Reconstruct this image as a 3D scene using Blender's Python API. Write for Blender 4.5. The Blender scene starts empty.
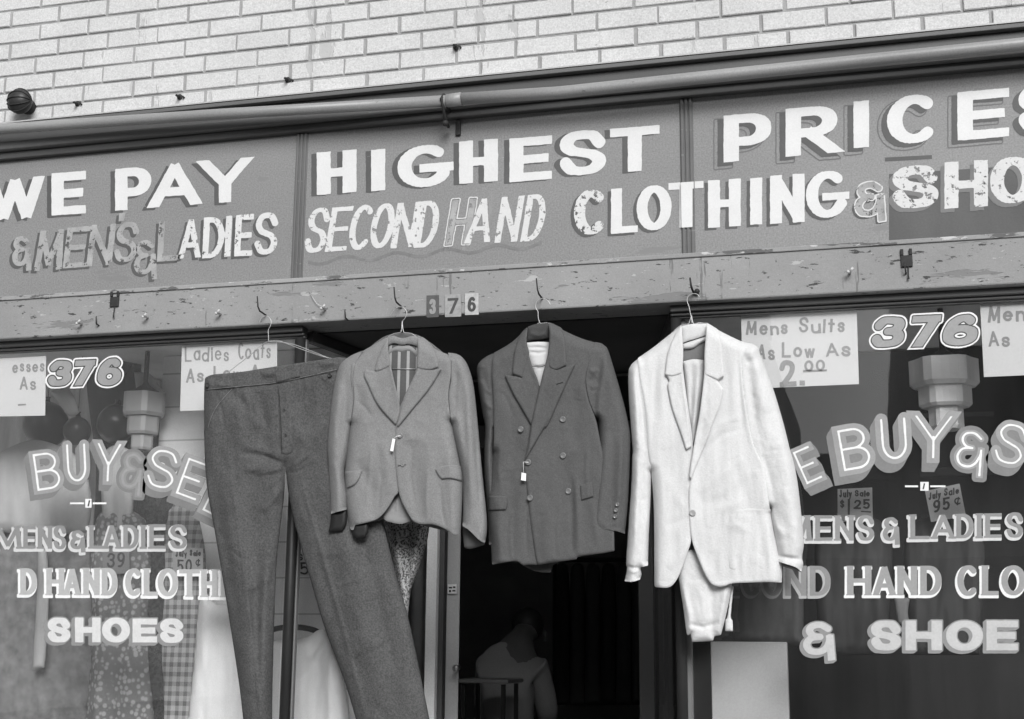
import bpy, bmesh, math, random
import numpy as np
from mathutils import Vector, Matrix
random.seed(5)
SC = bpy.context.scene
COL = SC.collection
R = math.radians

# ------------------------------------------------------------------ camera
# the shop front is the plane Y = 0, X runs along it, Z up; solved from its vanishing points
F = 1358.0
_n = lambda v: v / np.linalg.norm(v)
wX = _n(-np.array([-5262, 239, F]))
wZ = _n(np.array([57.06, -6460, F]))
wY = np.cross(wZ, wX)
MR = np.array([wX, wY, wZ])
CAM = np.array([0, -4.6, 1.6])

def P(x, y, Y=0.0):
    """point of the plane at distance Y behind the shop front that the measured position x, y fell on"""
    x = np.asarray(x, float); y = np.asarray(y, float); Y = np.asarray(Y, float)
    d = np.stack([x - 512, y - 359.5, np.full_like(x, F)], -1) @ MR.T
    t = (Y - CAM[1]) / d[..., 1]
    return CAM + d * t[..., None]

cd = bpy.data.cameras.new('camera'); cam = bpy.data.objects.new('camera', cd); COL.objects.link(cam)
r_, u_, b_ = MR @ np.array([1, 0, 0]), MR @ np.array([0, -1, 0]), MR @ np.array([0, 0, -1])
cam.matrix_world = Matrix(((r_[0], u_[0], b_[0], CAM[0]), (r_[1], u_[1], b_[1], CAM[1]), (r_[2], u_[2], b_[2], CAM[2]), (0, 0, 0, 1)))
cd.sensor_width = 36; cd.lens = F / 1024 * 36; cd.clip_start = .05; cd.clip_end = 500
SC.camera = cam

# ------------------------------------------------------------------ materials (all greys: a black and white photograph)
def s2l(v):
    v = v / 255.0
    return v / 12.92 if v < .04045 else ((v + .055) / 1.055) ** 2.4

class NT:
    def __init__(s, name):
        s.m = bpy.data.materials.new(name); s.m.use_nodes = True
        s.t = s.m.node_tree; s.t.nodes.clear()
        s.out = s.n('ShaderNodeOutputMaterial')
    def n(s, t, **k):
        nd = s.t.nodes.new(t)
        for a, b in k.items():
            if hasattr(nd, a) and a not in nd.inputs: setattr(nd, a, b)
            else: nd.inputs[a].default_value = b
        return nd
    def l(s, a, b): s.t.links.new(a, b)
    def math(s, op, a, b=None, c=None, clamp=False):
        nd = s.t.nodes.new('ShaderNodeMath'); nd.operation = op; nd.use_clamp = clamp
        for i, v in enumerate((a, b, c)):
            if v is None: continue
            if isinstance(v, (int, float)): nd.inputs[i].default_value = v
            else: s.l(v, nd.inputs[i])
        return nd.outputs[0]
    def coords(s, stretch=(1, 1, 1)):
        tc = s.n('ShaderNodeTexCoord'); mp = s.n('ShaderNodeMapping'); s.l(tc.outputs['Object'], mp.inputs['Vector'])
        mp.inputs['Scale'].default_value = stretch
        return mp.outputs[0]
    def noise(s, vec, scale, detail=4, rough=.55):
        nd = s.n('ShaderNodeTexNoise'); nd.inputs['Scale'].default_value = scale; nd.inputs['Detail'].default_value = detail
        nd.inputs['Roughness'].default_value = rough; s.l(vec, nd.inputs['Vector'])
        return nd.outputs['Fac']
    def ramp(s, v, a, b, lo=0., hi=1.):
        nd = s.n('ShaderNodeMapRange'); s.l(v, nd.inputs['Value'])
        nd.inputs['From Min'].default_value = a; nd.inputs['From Max'].default_value = b
        nd.inputs['To Min'].default_value = lo; nd.inputs['To Max'].default_value = hi
        return nd.outputs[0]
    def mix(s, f, a, b):
        nd = s.n('ShaderNodeMix'); nd.data_type = 'FLOAT'
        for i, v in ((0, f), (2, a), (3, b)):
            if isinstance(v, (int, float)): nd.inputs[i].default_value = v
            else: s.l(v, nd.inputs[i])
        return nd.outputs[0]

MATS = {}
def mat(name, g, rough=.7, var=.12, vs=5., fine=.08, fs=160., bump=.15, bs=90., bd=.002, spec=.3, stretch=(1, 1, 1),
        metallic=0., chips=None, spots=None, wear=None, pattern=None):
    """g linear grey; chips=(scale, threshold, grey, stretch) flaked patches; wear=(scale, threshold) makes paint flake off (transparent)"""
    if name in MATS: return MATS[name]
    k = NT(name); v = k.coords(stretch); v0 = k.coords()
    col = k.math('MULTIPLY', k.ramp(k.noise(v, vs), .25, .75, 1 - var, 1 + var), k.ramp(k.noise(v0, fs, 2), .2, .8, 1 - fine, 1 + fine))
    col = k.math('MULTIPLY', col, g)
    if pattern == 'plaid':
        sx = k.n('ShaderNodeSeparateXYZ'); k.l(v0, sx.inputs[0])
        a = k.math('GREATER_THAN', k.math('SINE', k.math('MULTIPLY', sx.outputs[0], 190.)), .1)
        b = k.math('GREATER_THAN', k.math('SINE', k.math('MULTIPLY', sx.outputs[2], 170.)), .1)
        col = k.math('MULTIPLY', col, k.ramp(k.math('ADD', a, b), 0, 2, 1.2, .4))
    if pattern == 'floral':
        col = k.math('MULTIPLY', col, k.ramp(k.noise(v0, 130, 3, .7), .44, .54, .3, 1.9))
    if pattern == 'speckle':
        col = k.math('MULTIPLY', col, k.ramp(k.noise(v0, 70, 4, .7), .42, .58, .6, 1.45))
    if pattern == 'print':
        vo = k.n('ShaderNodeTexVoronoi'); vo.inputs['Scale'].default_value = 45; k.l(v0, vo.inputs['Vector'])
        col = k.math('MULTIPLY', col, k.ramp(vo.outputs['Distance'], .3, .5, 1.5, .7))
    if pattern == 'stripes':
        sx = k.n('ShaderNodeSeparateXYZ'); k.l(v0, sx.inputs[0])
        a = k.math('GREATER_THAN', k.math('SINE', k.math('MULTIPLY', sx.outputs[0], 185.)), .55)
        col = k.math('MULTIPLY', col, k.ramp(a, 0, 1, .7, 2.6))
    if pattern == 'boards':
        sx = k.n('ShaderNodeSeparateXYZ'); k.l(v0, sx.inputs[0])
        a = k.math('LESS_THAN', k.math('FRACT', k.math('MULTIPLY', sx.outputs[2], 7.)), .045)
        col = k.math('MULTIPLY', col, k.ramp(a, 0, 1, 1., .62))
    hgt = k.noise(v0, bs, 3)
    if chips:
        for (cs, th, cg, cst) in chips:
            f = k.ramp(k.noise(k.coords(cst), cs, 5, .65), th, th + .02)
            col = k.mix(f, col, cg); hgt = k.math('SUBTRACT', hgt, k.math('MULTIPLY', f, 1.2))
    p = k.n('ShaderNodeBsdfPrincipled'); p.inputs['Roughness'].default_value = rough
    p.inputs['Specular IOR Level'].default_value = spec; p.inputs['Metallic'].default_value = metallic
    cc = k.n('ShaderNodeCombineColor')
    for i in range(3): k.l(col, cc.inputs[i])
    k.l(cc.outputs[0], p.inputs['Base Color'])
    if bump:
        bp = k.n('ShaderNodeBump'); bp.inputs['Strength'].default_value = bump; bp.inputs['Distance'].default_value = bd
        k.l(hgt, bp.inputs['Height']); k.l(bp.outputs[0], p.inputs['Normal'])
    sh = p.outputs[0]
    if wear:
        f = k.ramp(k.noise(k.coords((1, 1, 1)), wear[0], 6, .7), wear[1], wear[1] + .03)
        tr = k.n('ShaderNodeBsdfTransparent'); mx = k.n('ShaderNodeMixShader')
        k.l(f, mx.inputs[0]); k.l(sh, mx.inputs[1]); k.l(tr.outputs[0], mx.inputs[2]); sh = mx.outputs[0]
    k.l(sh, k.out.inputs[0]); MATS[name] = k.m
    return k.m

def glass_mat():
    k = NT('window_glass')
    lw = k.n('ShaderNodeLayerWeight'); lw.inputs['Blend'].default_value = .5
    f5 = k.math('POWER', lw.outputs['Facing'], 5.)
    fr = k.math('ADD', k.math('MULTIPLY', f5, .9), .04)
    tr = k.n('ShaderNodeBsdfTransparent'); tr.inputs[0].default_value = (.99, .99, .99, 1)
    gl = k.n('ShaderNodeBsdfGlossy'); gl.inputs['Roughness'].default_value = .012
    nb = k.n('ShaderNodeBump'); nb.inputs['Strength'].default_value = .03; nb.inputs['Distance'].default_value = .01
    k.l(k.noise(k.coords(), 2.2, 2), nb.inputs['Height']); k.l(nb.outputs[0], gl.inputs['Normal'])
    mx = k.n('ShaderNodeMixShader'); k.l(fr, mx.inputs[0]); k.l(tr.outputs[0], mx.inputs[1]); k.l(gl.outputs[0], mx.inputs[2])
    # thin film of street dust
    df = k.n('ShaderNodeBsdfDiffuse'); df.inputs[0].default_value = (.5, .5, .5, 1)
    m2 = k.n('ShaderNodeMixShader'); k.l(k.ramp(k.noise(k.coords((1, 1, .4)), 3., 5), .3, .8, .004, .030), m2.inputs[0])
    k.l(mx.outputs[0], m2.inputs[1]); k.l(df.outputs[0], m2.inputs[2]); k.l(m2.outputs[0], k.out.inputs[0])
    return k.m

# ------------------------------------------------------------------ objects
def tag(o, label=None, cat=None, group=None, kind=None):
    if label: o['label'] = label
    if cat: o['category'] = cat
    if group: o['group'] = group
    if kind: o['kind'] = kind
    return o

def thing(name, loc, label, cat, group=None):
    o = bpy.data.objects.new(name, None); COL.objects.link(o); o.location = Vector([float(c) for c in loc]); o.empty_display_size = .05
    return tag(o, label, cat, group)

def root_loc(o):
    l = Vector(o.location)
    while o.parent: o = o.parent; l += Vector(o.location)
    return l

def part(name, V, Fc, m, parent=None, smooth=False, bevel=0, origin=None, label=None):
    """one mesh object; vertices are given in world space"""
    me = bpy.data.meshes.new(name)
    V = np.asarray(V, float).reshape(-1, 3)
    if parent is not None: off = np.array(root_loc(parent))
    else:
        off = np.array(origin) if origin is not None else np.array([V[:, 0].mean(), V[:, 1].mean(), V[:, 2].min()])
    me.from_pydata((V - off).tolist(), [], [list(map(int, f)) for f in Fc]); me.update()
    if m: me.materials.append(m)
    if smooth: me.shade_smooth()
    o = bpy.data.objects.new(name, me); COL.objects.link(o)
    if parent is not None: o.parent = parent
    else: o.location = Vector(off)
    if bevel:
        b = o.modifiers.new('bevel', 'BEVEL'); b.width = bevel; b.segments = 2; b.limit_method = 'ANGLE'; b.angle_limit = R(40)
    if label: o['label'] = label
    return o

class MB:
    def __init__(s): s.V = []; s.F = []
    def add(s, V, Fc):
        n = len(s.V); s.V += [tuple(map(float, v)) for v in V]; s.F += [tuple(i + n for i in f) for f in Fc]; return s
    def box(s, x0, x1, y0, y1, z0, z1):
        V = [(x, y, z) for x in (x0, x1) for y in (y0, y1) for z in (z0, z1)]
        return s.add(V, [(0, 1, 3, 2), (4, 6, 7, 5), (0, 4, 5, 1), (2, 3, 7, 6), (0, 2, 6, 4), (1, 5, 7, 3)])
    def hexa(s, A, B):  # quad A (front, ccw seen from front) to quad B
        return s.add(list(A) + list(B), [(0, 1, 2, 3), (7, 6, 5, 4), (0, 4, 5, 1), (1, 5, 6, 2), (2, 6, 7, 3), (3, 7, 4, 0)])
    def tube(s, pts, r, n=8, cap=True):
        pts = [Vector(map(float, p)) for p in pts]; m = len(pts)
        rr = r if isinstance(r, (list, tuple)) else [r] * m
        T = [(pts[min(i + 1, m - 1)] - pts[max(i - 1, 0)]).normalized() for i in range(m)]
        u = T[0].orthogonal().normalized(); V = []
        for i in range(m):
            u = (u - T[i] * u.dot(T[i])).normalized(); w = T[i].cross(u)
            for k in range(n):
                a = 2 * math.pi * k / n; V.append(pts[i] + (u * math.cos(a) + w * math.sin(a)) * rr[i])
        Fc = [(i * n + k, i * n + (k + 1) % n, (i + 1) * n + (k + 1) % n, (i + 1) * n + k) for i in range(m - 1) for k in range(n)]
        if cap: Fc += [tuple(range(n))[::-1], tuple(range((m - 1) * n, m * n))]
        return s.add(V, Fc)
    def lathe(s, c, prof, axis=(0, 0, 1), n=20, capends=True, flute=0.):
        ax = Vector(axis).normalized(); u = ax.orthogonal().normalized(); w = ax.cross(u); c = Vector(map(float, c)); V = []
        for (r, h) in prof:
            for k in range(n):
                a = 2 * math.pi * (k + .5) / n; V.append(c + ax * h + (u * math.cos(a) + w * math.sin(a)) * r * (1 - flute * ((k // 2) % 2)))
        m = len(prof)
        Fc = [(i * n + k, i * n + (k + 1) % n, (i + 1) * n + (k + 1) % n, (i + 1) * n + k) for i in range(m - 1) for k in range(n)]
        if capends: Fc += [tuple(range(n))[::-1], tuple(range((m - 1) * n, m * n))]
        return s.add(V, Fc)
    def sphere(s, c, r, n=20, m=12, sq=(1, 1, 1)):
        V = [(c[0], c[1], c[2] + r * sq[2])]
        for i in range(1, m):
            t = math.pi * i / m
            for k in range(n):
                a = 2 * math.pi * k / n
                V.append((c[0] + r * sq[0] * math.sin(t) * math.cos(a), c[1] + r * sq[1] * math.sin(t) * math.sin(a), c[2] + r * sq[2] * math.cos(t)))
        V.append((c[0], c[1], c[2] - r * sq[2])); L = len(V) - 1
        Fc = [(0, 1 + k, 1 + (k + 1) % n) for k in range(n)]
        Fc += [(1 + i * n + k, 1 + (i + 1) * n + k, 1 + (i + 1) * n + (k + 1) % n, 1 + i * n + (k + 1) % n) for i in range(m - 2) for k in range(n)]
        Fc += [(L, 1 + (m - 2) * n + (k + 1) % n, 1 + (m - 2) * n + k) for k in range(n)]
        return s.add(V, Fc)
    def build(s, name, m, parent=None, **k): return part(name, s.V, s.F, m, parent, **k)

def copy_tree(o, parent=None):
    c = o.copy(); COL.objects.link(c)
    if parent is not None: c.parent = parent
    for ch in list(o.children): copy_tree(ch, c)
    return c

# ------------------------------------------------------------------ outlines -> surfaces
def cr(pts, n=5, corner=48, closed=True):
    """Catmull-Rom through points, sharp turns stay corners"""
    p = [np.array(q, float) for q in pts]; N = len(p); out = []
    def sharp(i):
        a = p[i] - p[i - 1]; b = p[(i + 1) % N] - p[i]
        ca = a @ b / (np.linalg.norm(a) * np.linalg.norm(b) + 1e-9)
        return ca < math.cos(R(corner))
    sh = [sharp(i) if closed or 0 < i < N - 1 else True for i in range(N)]
    for i in range(N if closed else N - 1):
        j = (i + 1) % N
        p1, p2 = p[i], p[j]; p0 = p1 if sh[i] else p[i - 1]; p3 = p2 if sh[j] else p[(j + 1) % N]
        if sh[i] and sh[j]: out.append(p1); continue
        for k in range(n):
            t = k / n
            out.append(.5 * (2 * p1 + (p2 - p0) * t + (2 * p0 - 5 * p1 + 4 * p2 - p3) * t * t + (3 * p1 - p0 - 3 * p2 + p3) * t ** 3))
    if not closed: out.append(p[-1])
    return np.array(out)

def sdf(poly, X, Y):
    """signed distance, positive inside"""
    d2 = np.full(X.shape, 1e18); ins = np.zeros(X.shape, bool); N = len(poly)
    for i in range(N):
        a, b = poly[i], poly[(i + 1) % N]; e = b - a; L = e @ e
        if L < 1e-12: continue
        px, py = X - a[0], Y - a[1]; t = np.clip((px * e[0] + py * e[1]) / L, 0, 1)
        d2 = np.minimum(d2, (px - t * e[0]) ** 2 + (py - t * e[1]) ** 2)
        if a[1] != b[1]:
            c = ((a[1] > Y) != (b[1] > Y)); xi = a[0] + (Y - a[1]) * e[0] / (b[1] - a[1]); ins ^= c & (X < xi)
    d = np.sqrt(d2); return np.where(ins, d, -d)

def contour(x0, y0, h, D, merge=False):
    """filled region D>0 of a grid -> vertices (x, y, d) and faces (counter-clockwise with y down flipped later)"""
    ny, nx = D.shape; D = np.where(np.abs(D) < .08 * h, np.where(D >= 0, .0, -.08 * h), D)
    D = np.where(D == 0, 1e-6, D)
    pos = D > 0; V = []; idx = {}
    def gv(i, j):
        k = (i, j)
        if k not in idx: idx[k] = len(V); V.append((x0 + j * h, y0 + i * h, D[i, j]))
        return idx[k]
    def ev(i, j, i2, j2):
        k = (i, j, i2, j2) if (i, j) < (i2, j2) else (i2, j2, i, j)
        if k not in idx:
            i, j, i2, j2 = k
            t = D[i, j] / (D[i, j] - D[i2, j2]); idx[k] = len(V); V.append((x0 + (j + t * (j2 - j)) * h, y0 + (i + t * (i2 - i)) * h, 0.))
        return idx[k]
    cnt = pos[:-1, :-1].astype(int) + pos[1:, :-1] + pos[:-1, 1:] + pos[1:, 1:]
    Fc = []; full = cnt == 4
    if merge:
        for i in range(ny - 1):
            row = full[i]; j = 0
            while j < nx - 1:
                if row[j]:
                    s = j
                    while j < nx - 1 and row[j]: j += 1
                    Fc.append((gv(i, s), gv(i + 1, s), gv(i + 1, j), gv(i, j)))
                else: j += 1
    else:
        for i, j in zip(*np.nonzero(full)): Fc.append((gv(i, j), gv(i + 1, j), gv(i + 1, j + 1), gv(i, j + 1)))
    for i, j in zip(*np.nonzero((cnt > 0) & (cnt < 4))):
        c = [(i, j), (i + 1, j), (i + 1, j + 1), (i, j + 1)]; f = []
        for k in range(4):
            a, b = c[k], c[(k + 1) % 4]
            if pos[a]: f.append(gv(*a))
            if pos[a] != pos[b]: f.append(ev(*a, *b))
        if len(f) >= 3: Fc.append(tuple(f))
    return np.array(V).reshape(-1, 3), Fc

def prof(d, r):
    q = np.clip(1 - np.maximum(d, 0) / r, 0, 1); return (1 - q * q) ** .75

def pl_dist(pts, X, Y):
    b = np.full(np.shape(X), 1e18)
    for (a, c) in zip(pts[:-1], pts[1:]):
        a = np.array(a, float); e = np.array(c, float) - a; l2 = e @ e + 1e-12
        t = np.clip(((X - a[0]) * e[0] + (Y - a[1]) * e[1]) / l2, 0, 1); b = np.minimum(b, (X - a[0] - t * e[0]) ** 2 + (Y - a[1] - t * e[1]) ** 2)
    return np.sqrt(b)
def round_dist(poly, X, Y, sharp):
    """distance to the outline, leaving out the stretches that are cut edges (hems, cuffs, seams)"""
    M = (poly + np.roll(poly, -1, 0)) / 2; keep = np.ones(len(poly), bool)
    for s in sharp: keep &= pl_dist(s, M[:, 0], M[:, 1]) > 2.2
    b = np.full(np.shape(X), 1e9)
    for i in np.nonzero(keep)[0]: b = np.minimum(b, pl_dist([poly[i], poly[(i + 1) % len(poly)]], X, Y))
    return b

def seg_field(X, Y, pts, w, taper=True):
    """soft ridge along a polyline: gaussian across, fading to its ends"""
    pts = np.array(pts, float); best = np.full(X.shape, 1e9); par = np.zeros(X.shape)
    L = np.r_[0, np.cumsum(np.linalg.norm(np.diff(pts, axis=0), axis=1))]
    for i in range(len(pts) - 1):
        a, e = pts[i], pts[i + 1] - pts[i]; l2 = e @ e
        t = np.clip(((X - a[0]) * e[0] + (Y - a[1]) * e[1]) / l2, 0, 1)
        d = np.hypot(X - a[0] - t * e[0], Y - a[1] - t * e[1]); m = d < best
        best = np.where(m, d, best); par = np.where(m, (L[i] + t * math.sqrt(l2)) / L[-1], par)
    g = np.exp(-(best / w) ** 2)
    return g * (np.clip(4 * par * (1 - par), 0, 1) ** .5 if taper else 1)

_rng = np.random.RandomState(11); _tab = _rng.rand(64, 256, 256)
def vnoise(X, Y, sx, sy, seed=0, oct=3):
    out = 0; amp = 1.; tot = 0
    for o in range(oct):
        T = _tab[(seed * 7 + o) % 64]; u, v = X / sx, Y / sy
        i, j = np.floor(u).astype(int), np.floor(v).astype(int); a, b = u - i, v - j
        a = a * a * a * (a * (a * 6 - 15) + 10); b = b * b * b * (b * (b * 6 - 15) + 10)
        g = lambda p, q: T[p % 256, q % 256]
        out = out + amp * ((g(i, j) * (1 - a) + g(i + 1, j) * a) * (1 - b) + (g(i, j + 1) * (1 - a) + g(i + 1, j + 1) * a) * b - .5)
        tot += amp; amp *= .5; sx /= 2.; sy /= 2.
    return 2 * out / tot

def grid_for(poly, h, pad=2):
    x0, y0 = poly.min(0) - pad; x1, y1 = poly.max(0) + pad
    xs = np.arange(x0, x1 + h, h); ys = np.arange(y0, y1 + h, h)
    return x0, y0, *np.meshgrid(xs, ys)

def cloth(name, outline, m, parent, Y0, T, r, folds=(), noise=(), base=None, edge_t=0., edge_r=2.5, back=None, h=1.3, corner=48, label=None, smooth_outline=True, sharp=()):
    """a piece of cloth: outline on the shop-front plane, bulging T metres to the front over an edge r; base(x, y) = surface it lies on"""
    poly = cr(outline, corner=corner) if smooth_outline else np.array(outline, float)
    x0, y0, X, Yg = grid_for(poly, h); D = sdf(poly, X, Yg)
    V, Fc = contour(x0, y0, h, D)
    x, y, d = V.T; dr = round_dist(poly, x, y, sharp) if sharp else d
    hh = T * prof(dr, r) if T else np.zeros_like(d)
    if edge_t: hh = hh + edge_t * prof(d, edge_r)
    if base is not None: hh = hh + base(x, y)
    k = np.clip(d / 4, 0, 1) if base is None else 1.
    for (pts, w, amp) in folds: hh = hh + k * amp * seg_field(x, y, pts, w)
    for (sx, sy, amp, sd) in noise: hh = hh + k * amp * vnoise(x, y, sx, sy, sd)
    W = P(x, y, Y0 - hh)
    Fc = [tuple(f) for f in Fc]
    if back is not None:
        n = len(W); W2 = P(x, y, Y0 + back * prof(dr, max(r, 3))); mp = {}; ex = []
        for i in range(n):
            if d[i] > 1e-9: mp[i] = n + len(ex); ex.append(W2[i])
            else: mp[i] = i
        Fc = Fc + [tuple(mp[i] for i in f)[::-1] for f in Fc]; W = np.vstack([W, np.array(ex).reshape(-1, 3)])
    return part(name, W, Fc, m, parent, smooth=True, label=label)

def crop(x0, y0, s): return lambda pts: [(x0 + a / s, y0 + b / s) for a, b in pts]
SKY_STRENGTH, SUN, EXPOSURE = .105, 2.6, 0.26
# ------------------------------------------------------------------ brush lettering
def arc(cx, cy, rx, ry, a0, a1, n=16):
    return [(cx + rx * math.cos(R(a0 + (a1 - a0) * i / n)), cy + ry * math.sin(R(a0 + (a1 - a0) * i / n))) for i in range(n + 1)]
def sp(*p): return [tuple(q) for q in cr(p, 5, 179, closed=False)]
L = lambda *a: ('L', [(a[0], a[1]), (a[2], a[3])])
Cv = lambda p: ('C', p)
S_ = sp((.96, .76), (.78, .95), (.5, 1), (.2, .95), (.04, .76), (.2, .58), (.5, .5), (.8, .42), (.96, .24), (.8, .05), (.5, 0), (.2, .05), (.02, .24))
GL = {
 'A': [L(0, 0, .5, 1), L(1, 0, .5, 1), L(.2, .3, .8, .3)],
 'B': [L(0, 0, 0, 1), Cv([(0, 1), (.5, 1)] + arc(.5, .76, .42, .24, 90, -90) + [(0, .52)]), Cv([(0, .52), (.55, .52)] + arc(.55, .26, .45, .26, 90, -90) + [(0, 0)])],
 'C': [Cv(arc(.52, .5, .52, .5, 48, 312, 24))],
 'D': [L(0, 0, 0, 1), Cv([(0, 1), (.35, 1)] + arc(.35, .5, .65, .5, 90, -90, 22) + [(0, 0)])],
 'E': [L(0, 0, 0, 1), L(0, 1, 1, 1), L(0, .5, .88, .5), L(0, 0, 1, 0)],
 'F': [L(0, 0, 0, 1), L(0, 1, 1, 1), L(0, .5, .85, .5)],
 'G': [Cv(arc(.5, .5, .5, .5, 50, 330, 24)), L(.52, .44, 1, .44)],
 'H': [L(0, 0, 0, 1), L(1, 0, 1, 1), L(0, .5, 1, .5)],
 'I': [L(.5, 0, .5, 1)],
 'J': [Cv([(.8, 1), (.8, .3)] + arc(.45, .25, .35, .25, 0, -170))],
 'L': [L(0, 0, 0, 1), L(0, 0, 1, 0)],
 'M': [L(0, 0, .1, 1), L(1, 0, .9, 1), L(.1, 1, .5, .1), L(.9, 1, .5, .1)],
 'N': [L(0, 0, 0, 1), L(1, 0, 1, 1), L(0, 1, 1, 0)],
 'O': [Cv(arc(.5, .5, .5, .5, 0, 360, 32))],
 'P': [L(0, 0, 0, 1), Cv([(0, 1), (.5, 1)] + arc(.5, .7, .5, .3, 90, -90) + [(0, .4)])],
 'R': [L(0, 0, 0, 1), Cv([(0, 1), (.5, 1)] + arc(.5, .73, .46, .27, 90, -90) + [(0, .46)]), L(.42, .46, 1, 0)],
 'S': [Cv(S_)],
 'T': [L(.5, 0, .5, 1), L(0, 1, 1, 1)],
 'U': [Cv([(0, 1.02), (0, .38)] + arc(.5, .38, .5, .38, 180, 360) + [(1, 1.02)])],
 'V': [L(0, 1, .5, 0), L(1, 1, .5, 0)],
 'W': [L(0, 1, .25, 0), L(.5, 1, .25, 0), L(.5, 1, .75, 0), L(1, 1, .75, 0)],
 'Y': [L(0, 1, .5, .42), L(1, 1, .5, .42), L(.5, 0, .5, .5)],
 '&': [Cv(sp((.78, .86), (.5, 1), (.2, .95), (.1, .77), (.25, .6), (.5, .56))), Cv(sp((.5, .56), (.15, .5), (0, .28), (.12, .06), (.42, 0), (.68, .12), (.82, .36), (.84, .52))), L(.84, .52, .9, -.2)],
 "'": [L(.6, 1, .4, .8)],
 '-': [L(0, .4, 1, .4)], '.': [L(.35, .03, .65, .03)],
 '0': [Cv(arc(.5, .5, .5, .5, 0, 360, 28))],
 '1': [L(.5, 0, .5, 1)],
 '2': [Cv(sp((.05, .74), (.2, .95), (.5, 1), (.85, .93), (.95, .72), (.75, .45), (.3, .15), (.02, 0))), L(0, 0, 1, 0)],
 '3': [Cv(sp((.05, .8), (.25, .97), (.5, 1), (.85, .93), (.95, .76), (.8, .58), (.45, .53))), Cv(sp((.45, .53), (.85, .46), (1, .26), (.85, .06), (.5, 0), (.18, .04), (.02, .2)))],
 '5': [L(.1, 1, .95, 1), L(.12, .5, .12, 1), Cv(sp((.12, .52), (.4, .62), (.75, .58), (.97, .34), (.8, .07), (.45, 0), (.05, .1)))],
 '6': [Cv(arc(.5, .29, .5, .29, 0, 360, 24)), Cv(sp((.86, .88), (.66, 1), (.38, .97), (.12, .76), (.0, .45), (.0, .28)))],
 '7': [L(0, 1, 1, 1), L(.28, 0, 1, 1)],
 '9': [Cv(arc(.5, .7, .45, .3, 0, 360, 22)), Cv(sp((.95, .7), (.9, .35), (.6, .05), (.2, 0)))],
 '$': [Cv(S_), L(.5, -.15, .5, 1.15)],
 'c/': [Cv(arc(.52, .5, .5, .4, 48, 312, 18)), L(.4, -.05, .65, 1.05)],
 'a': [Cv(arc(.5, .3, .5, .3, 0, 360, 20)), L(1, 0, 1, .6)],
 'd': [Cv(arc(.5, .3, .5, .3, 0, 360, 20)), L(1, 0, 1, 1)],
 'e': [Cv([(.02, .32), (.98, .32)] + arc(.5, .3, .5, .3, 5, 320, 20))],
 'i': [L(.5, 0, .5, .6), L(.5, .76, .5, .86)],
 'l': [L(.5, 0, .5, 1)],
 'n': [L(0, 0, 0, .62), Cv([(0, .4)] + arc(.5, .35, .5, .27, 170, 0) + [(1, 0)])],
 'o': [Cv(arc(.5, .3, .5, .3, 0, 360, 22))],
 's': [Cv([(a, b * .62) for a, b in S_])],
 't': [L(.5, 0, .5, .95), L(.05, .62, .95, .62)],
 'u': [Cv([(0, .62), (0, .25)] + arc(.5, .25, .5, .25, 180, 360)), L(1, 0, 1, .62)],
 'w': [L(0, .62, .25, 0), L(.5, .62, .25, 0), L(.5, .62, .75, 0), L(1, .62, .75, 0)],
 'y': [L(0, .62, .5, 0), L(1, .62, .3, -.35)],
}
SERIF = {'M': [(0, 0), (1, 0), (.1, 1), (.9, 1)], 'E': [(0, 0), (0, 1)], 'N': [(0, 0), (0, 1), (1, 1)], 'L': [(0, 0), (0, 1)], 'A': [(0, 0), (1, 0)], 'D': [(0, 0), (0, 1)],
         'I': [(.5, 0), (.5, 1)], 'H': [(0, 0), (0, 1), (1, 0), (1, 1)], 'T': [(.5, 0)], 'R': [(0, 0), (0, 1)], 'P': [(0, 0), (0, 1)], 'W': [], 'Y': [(.5, 0)]}

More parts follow.
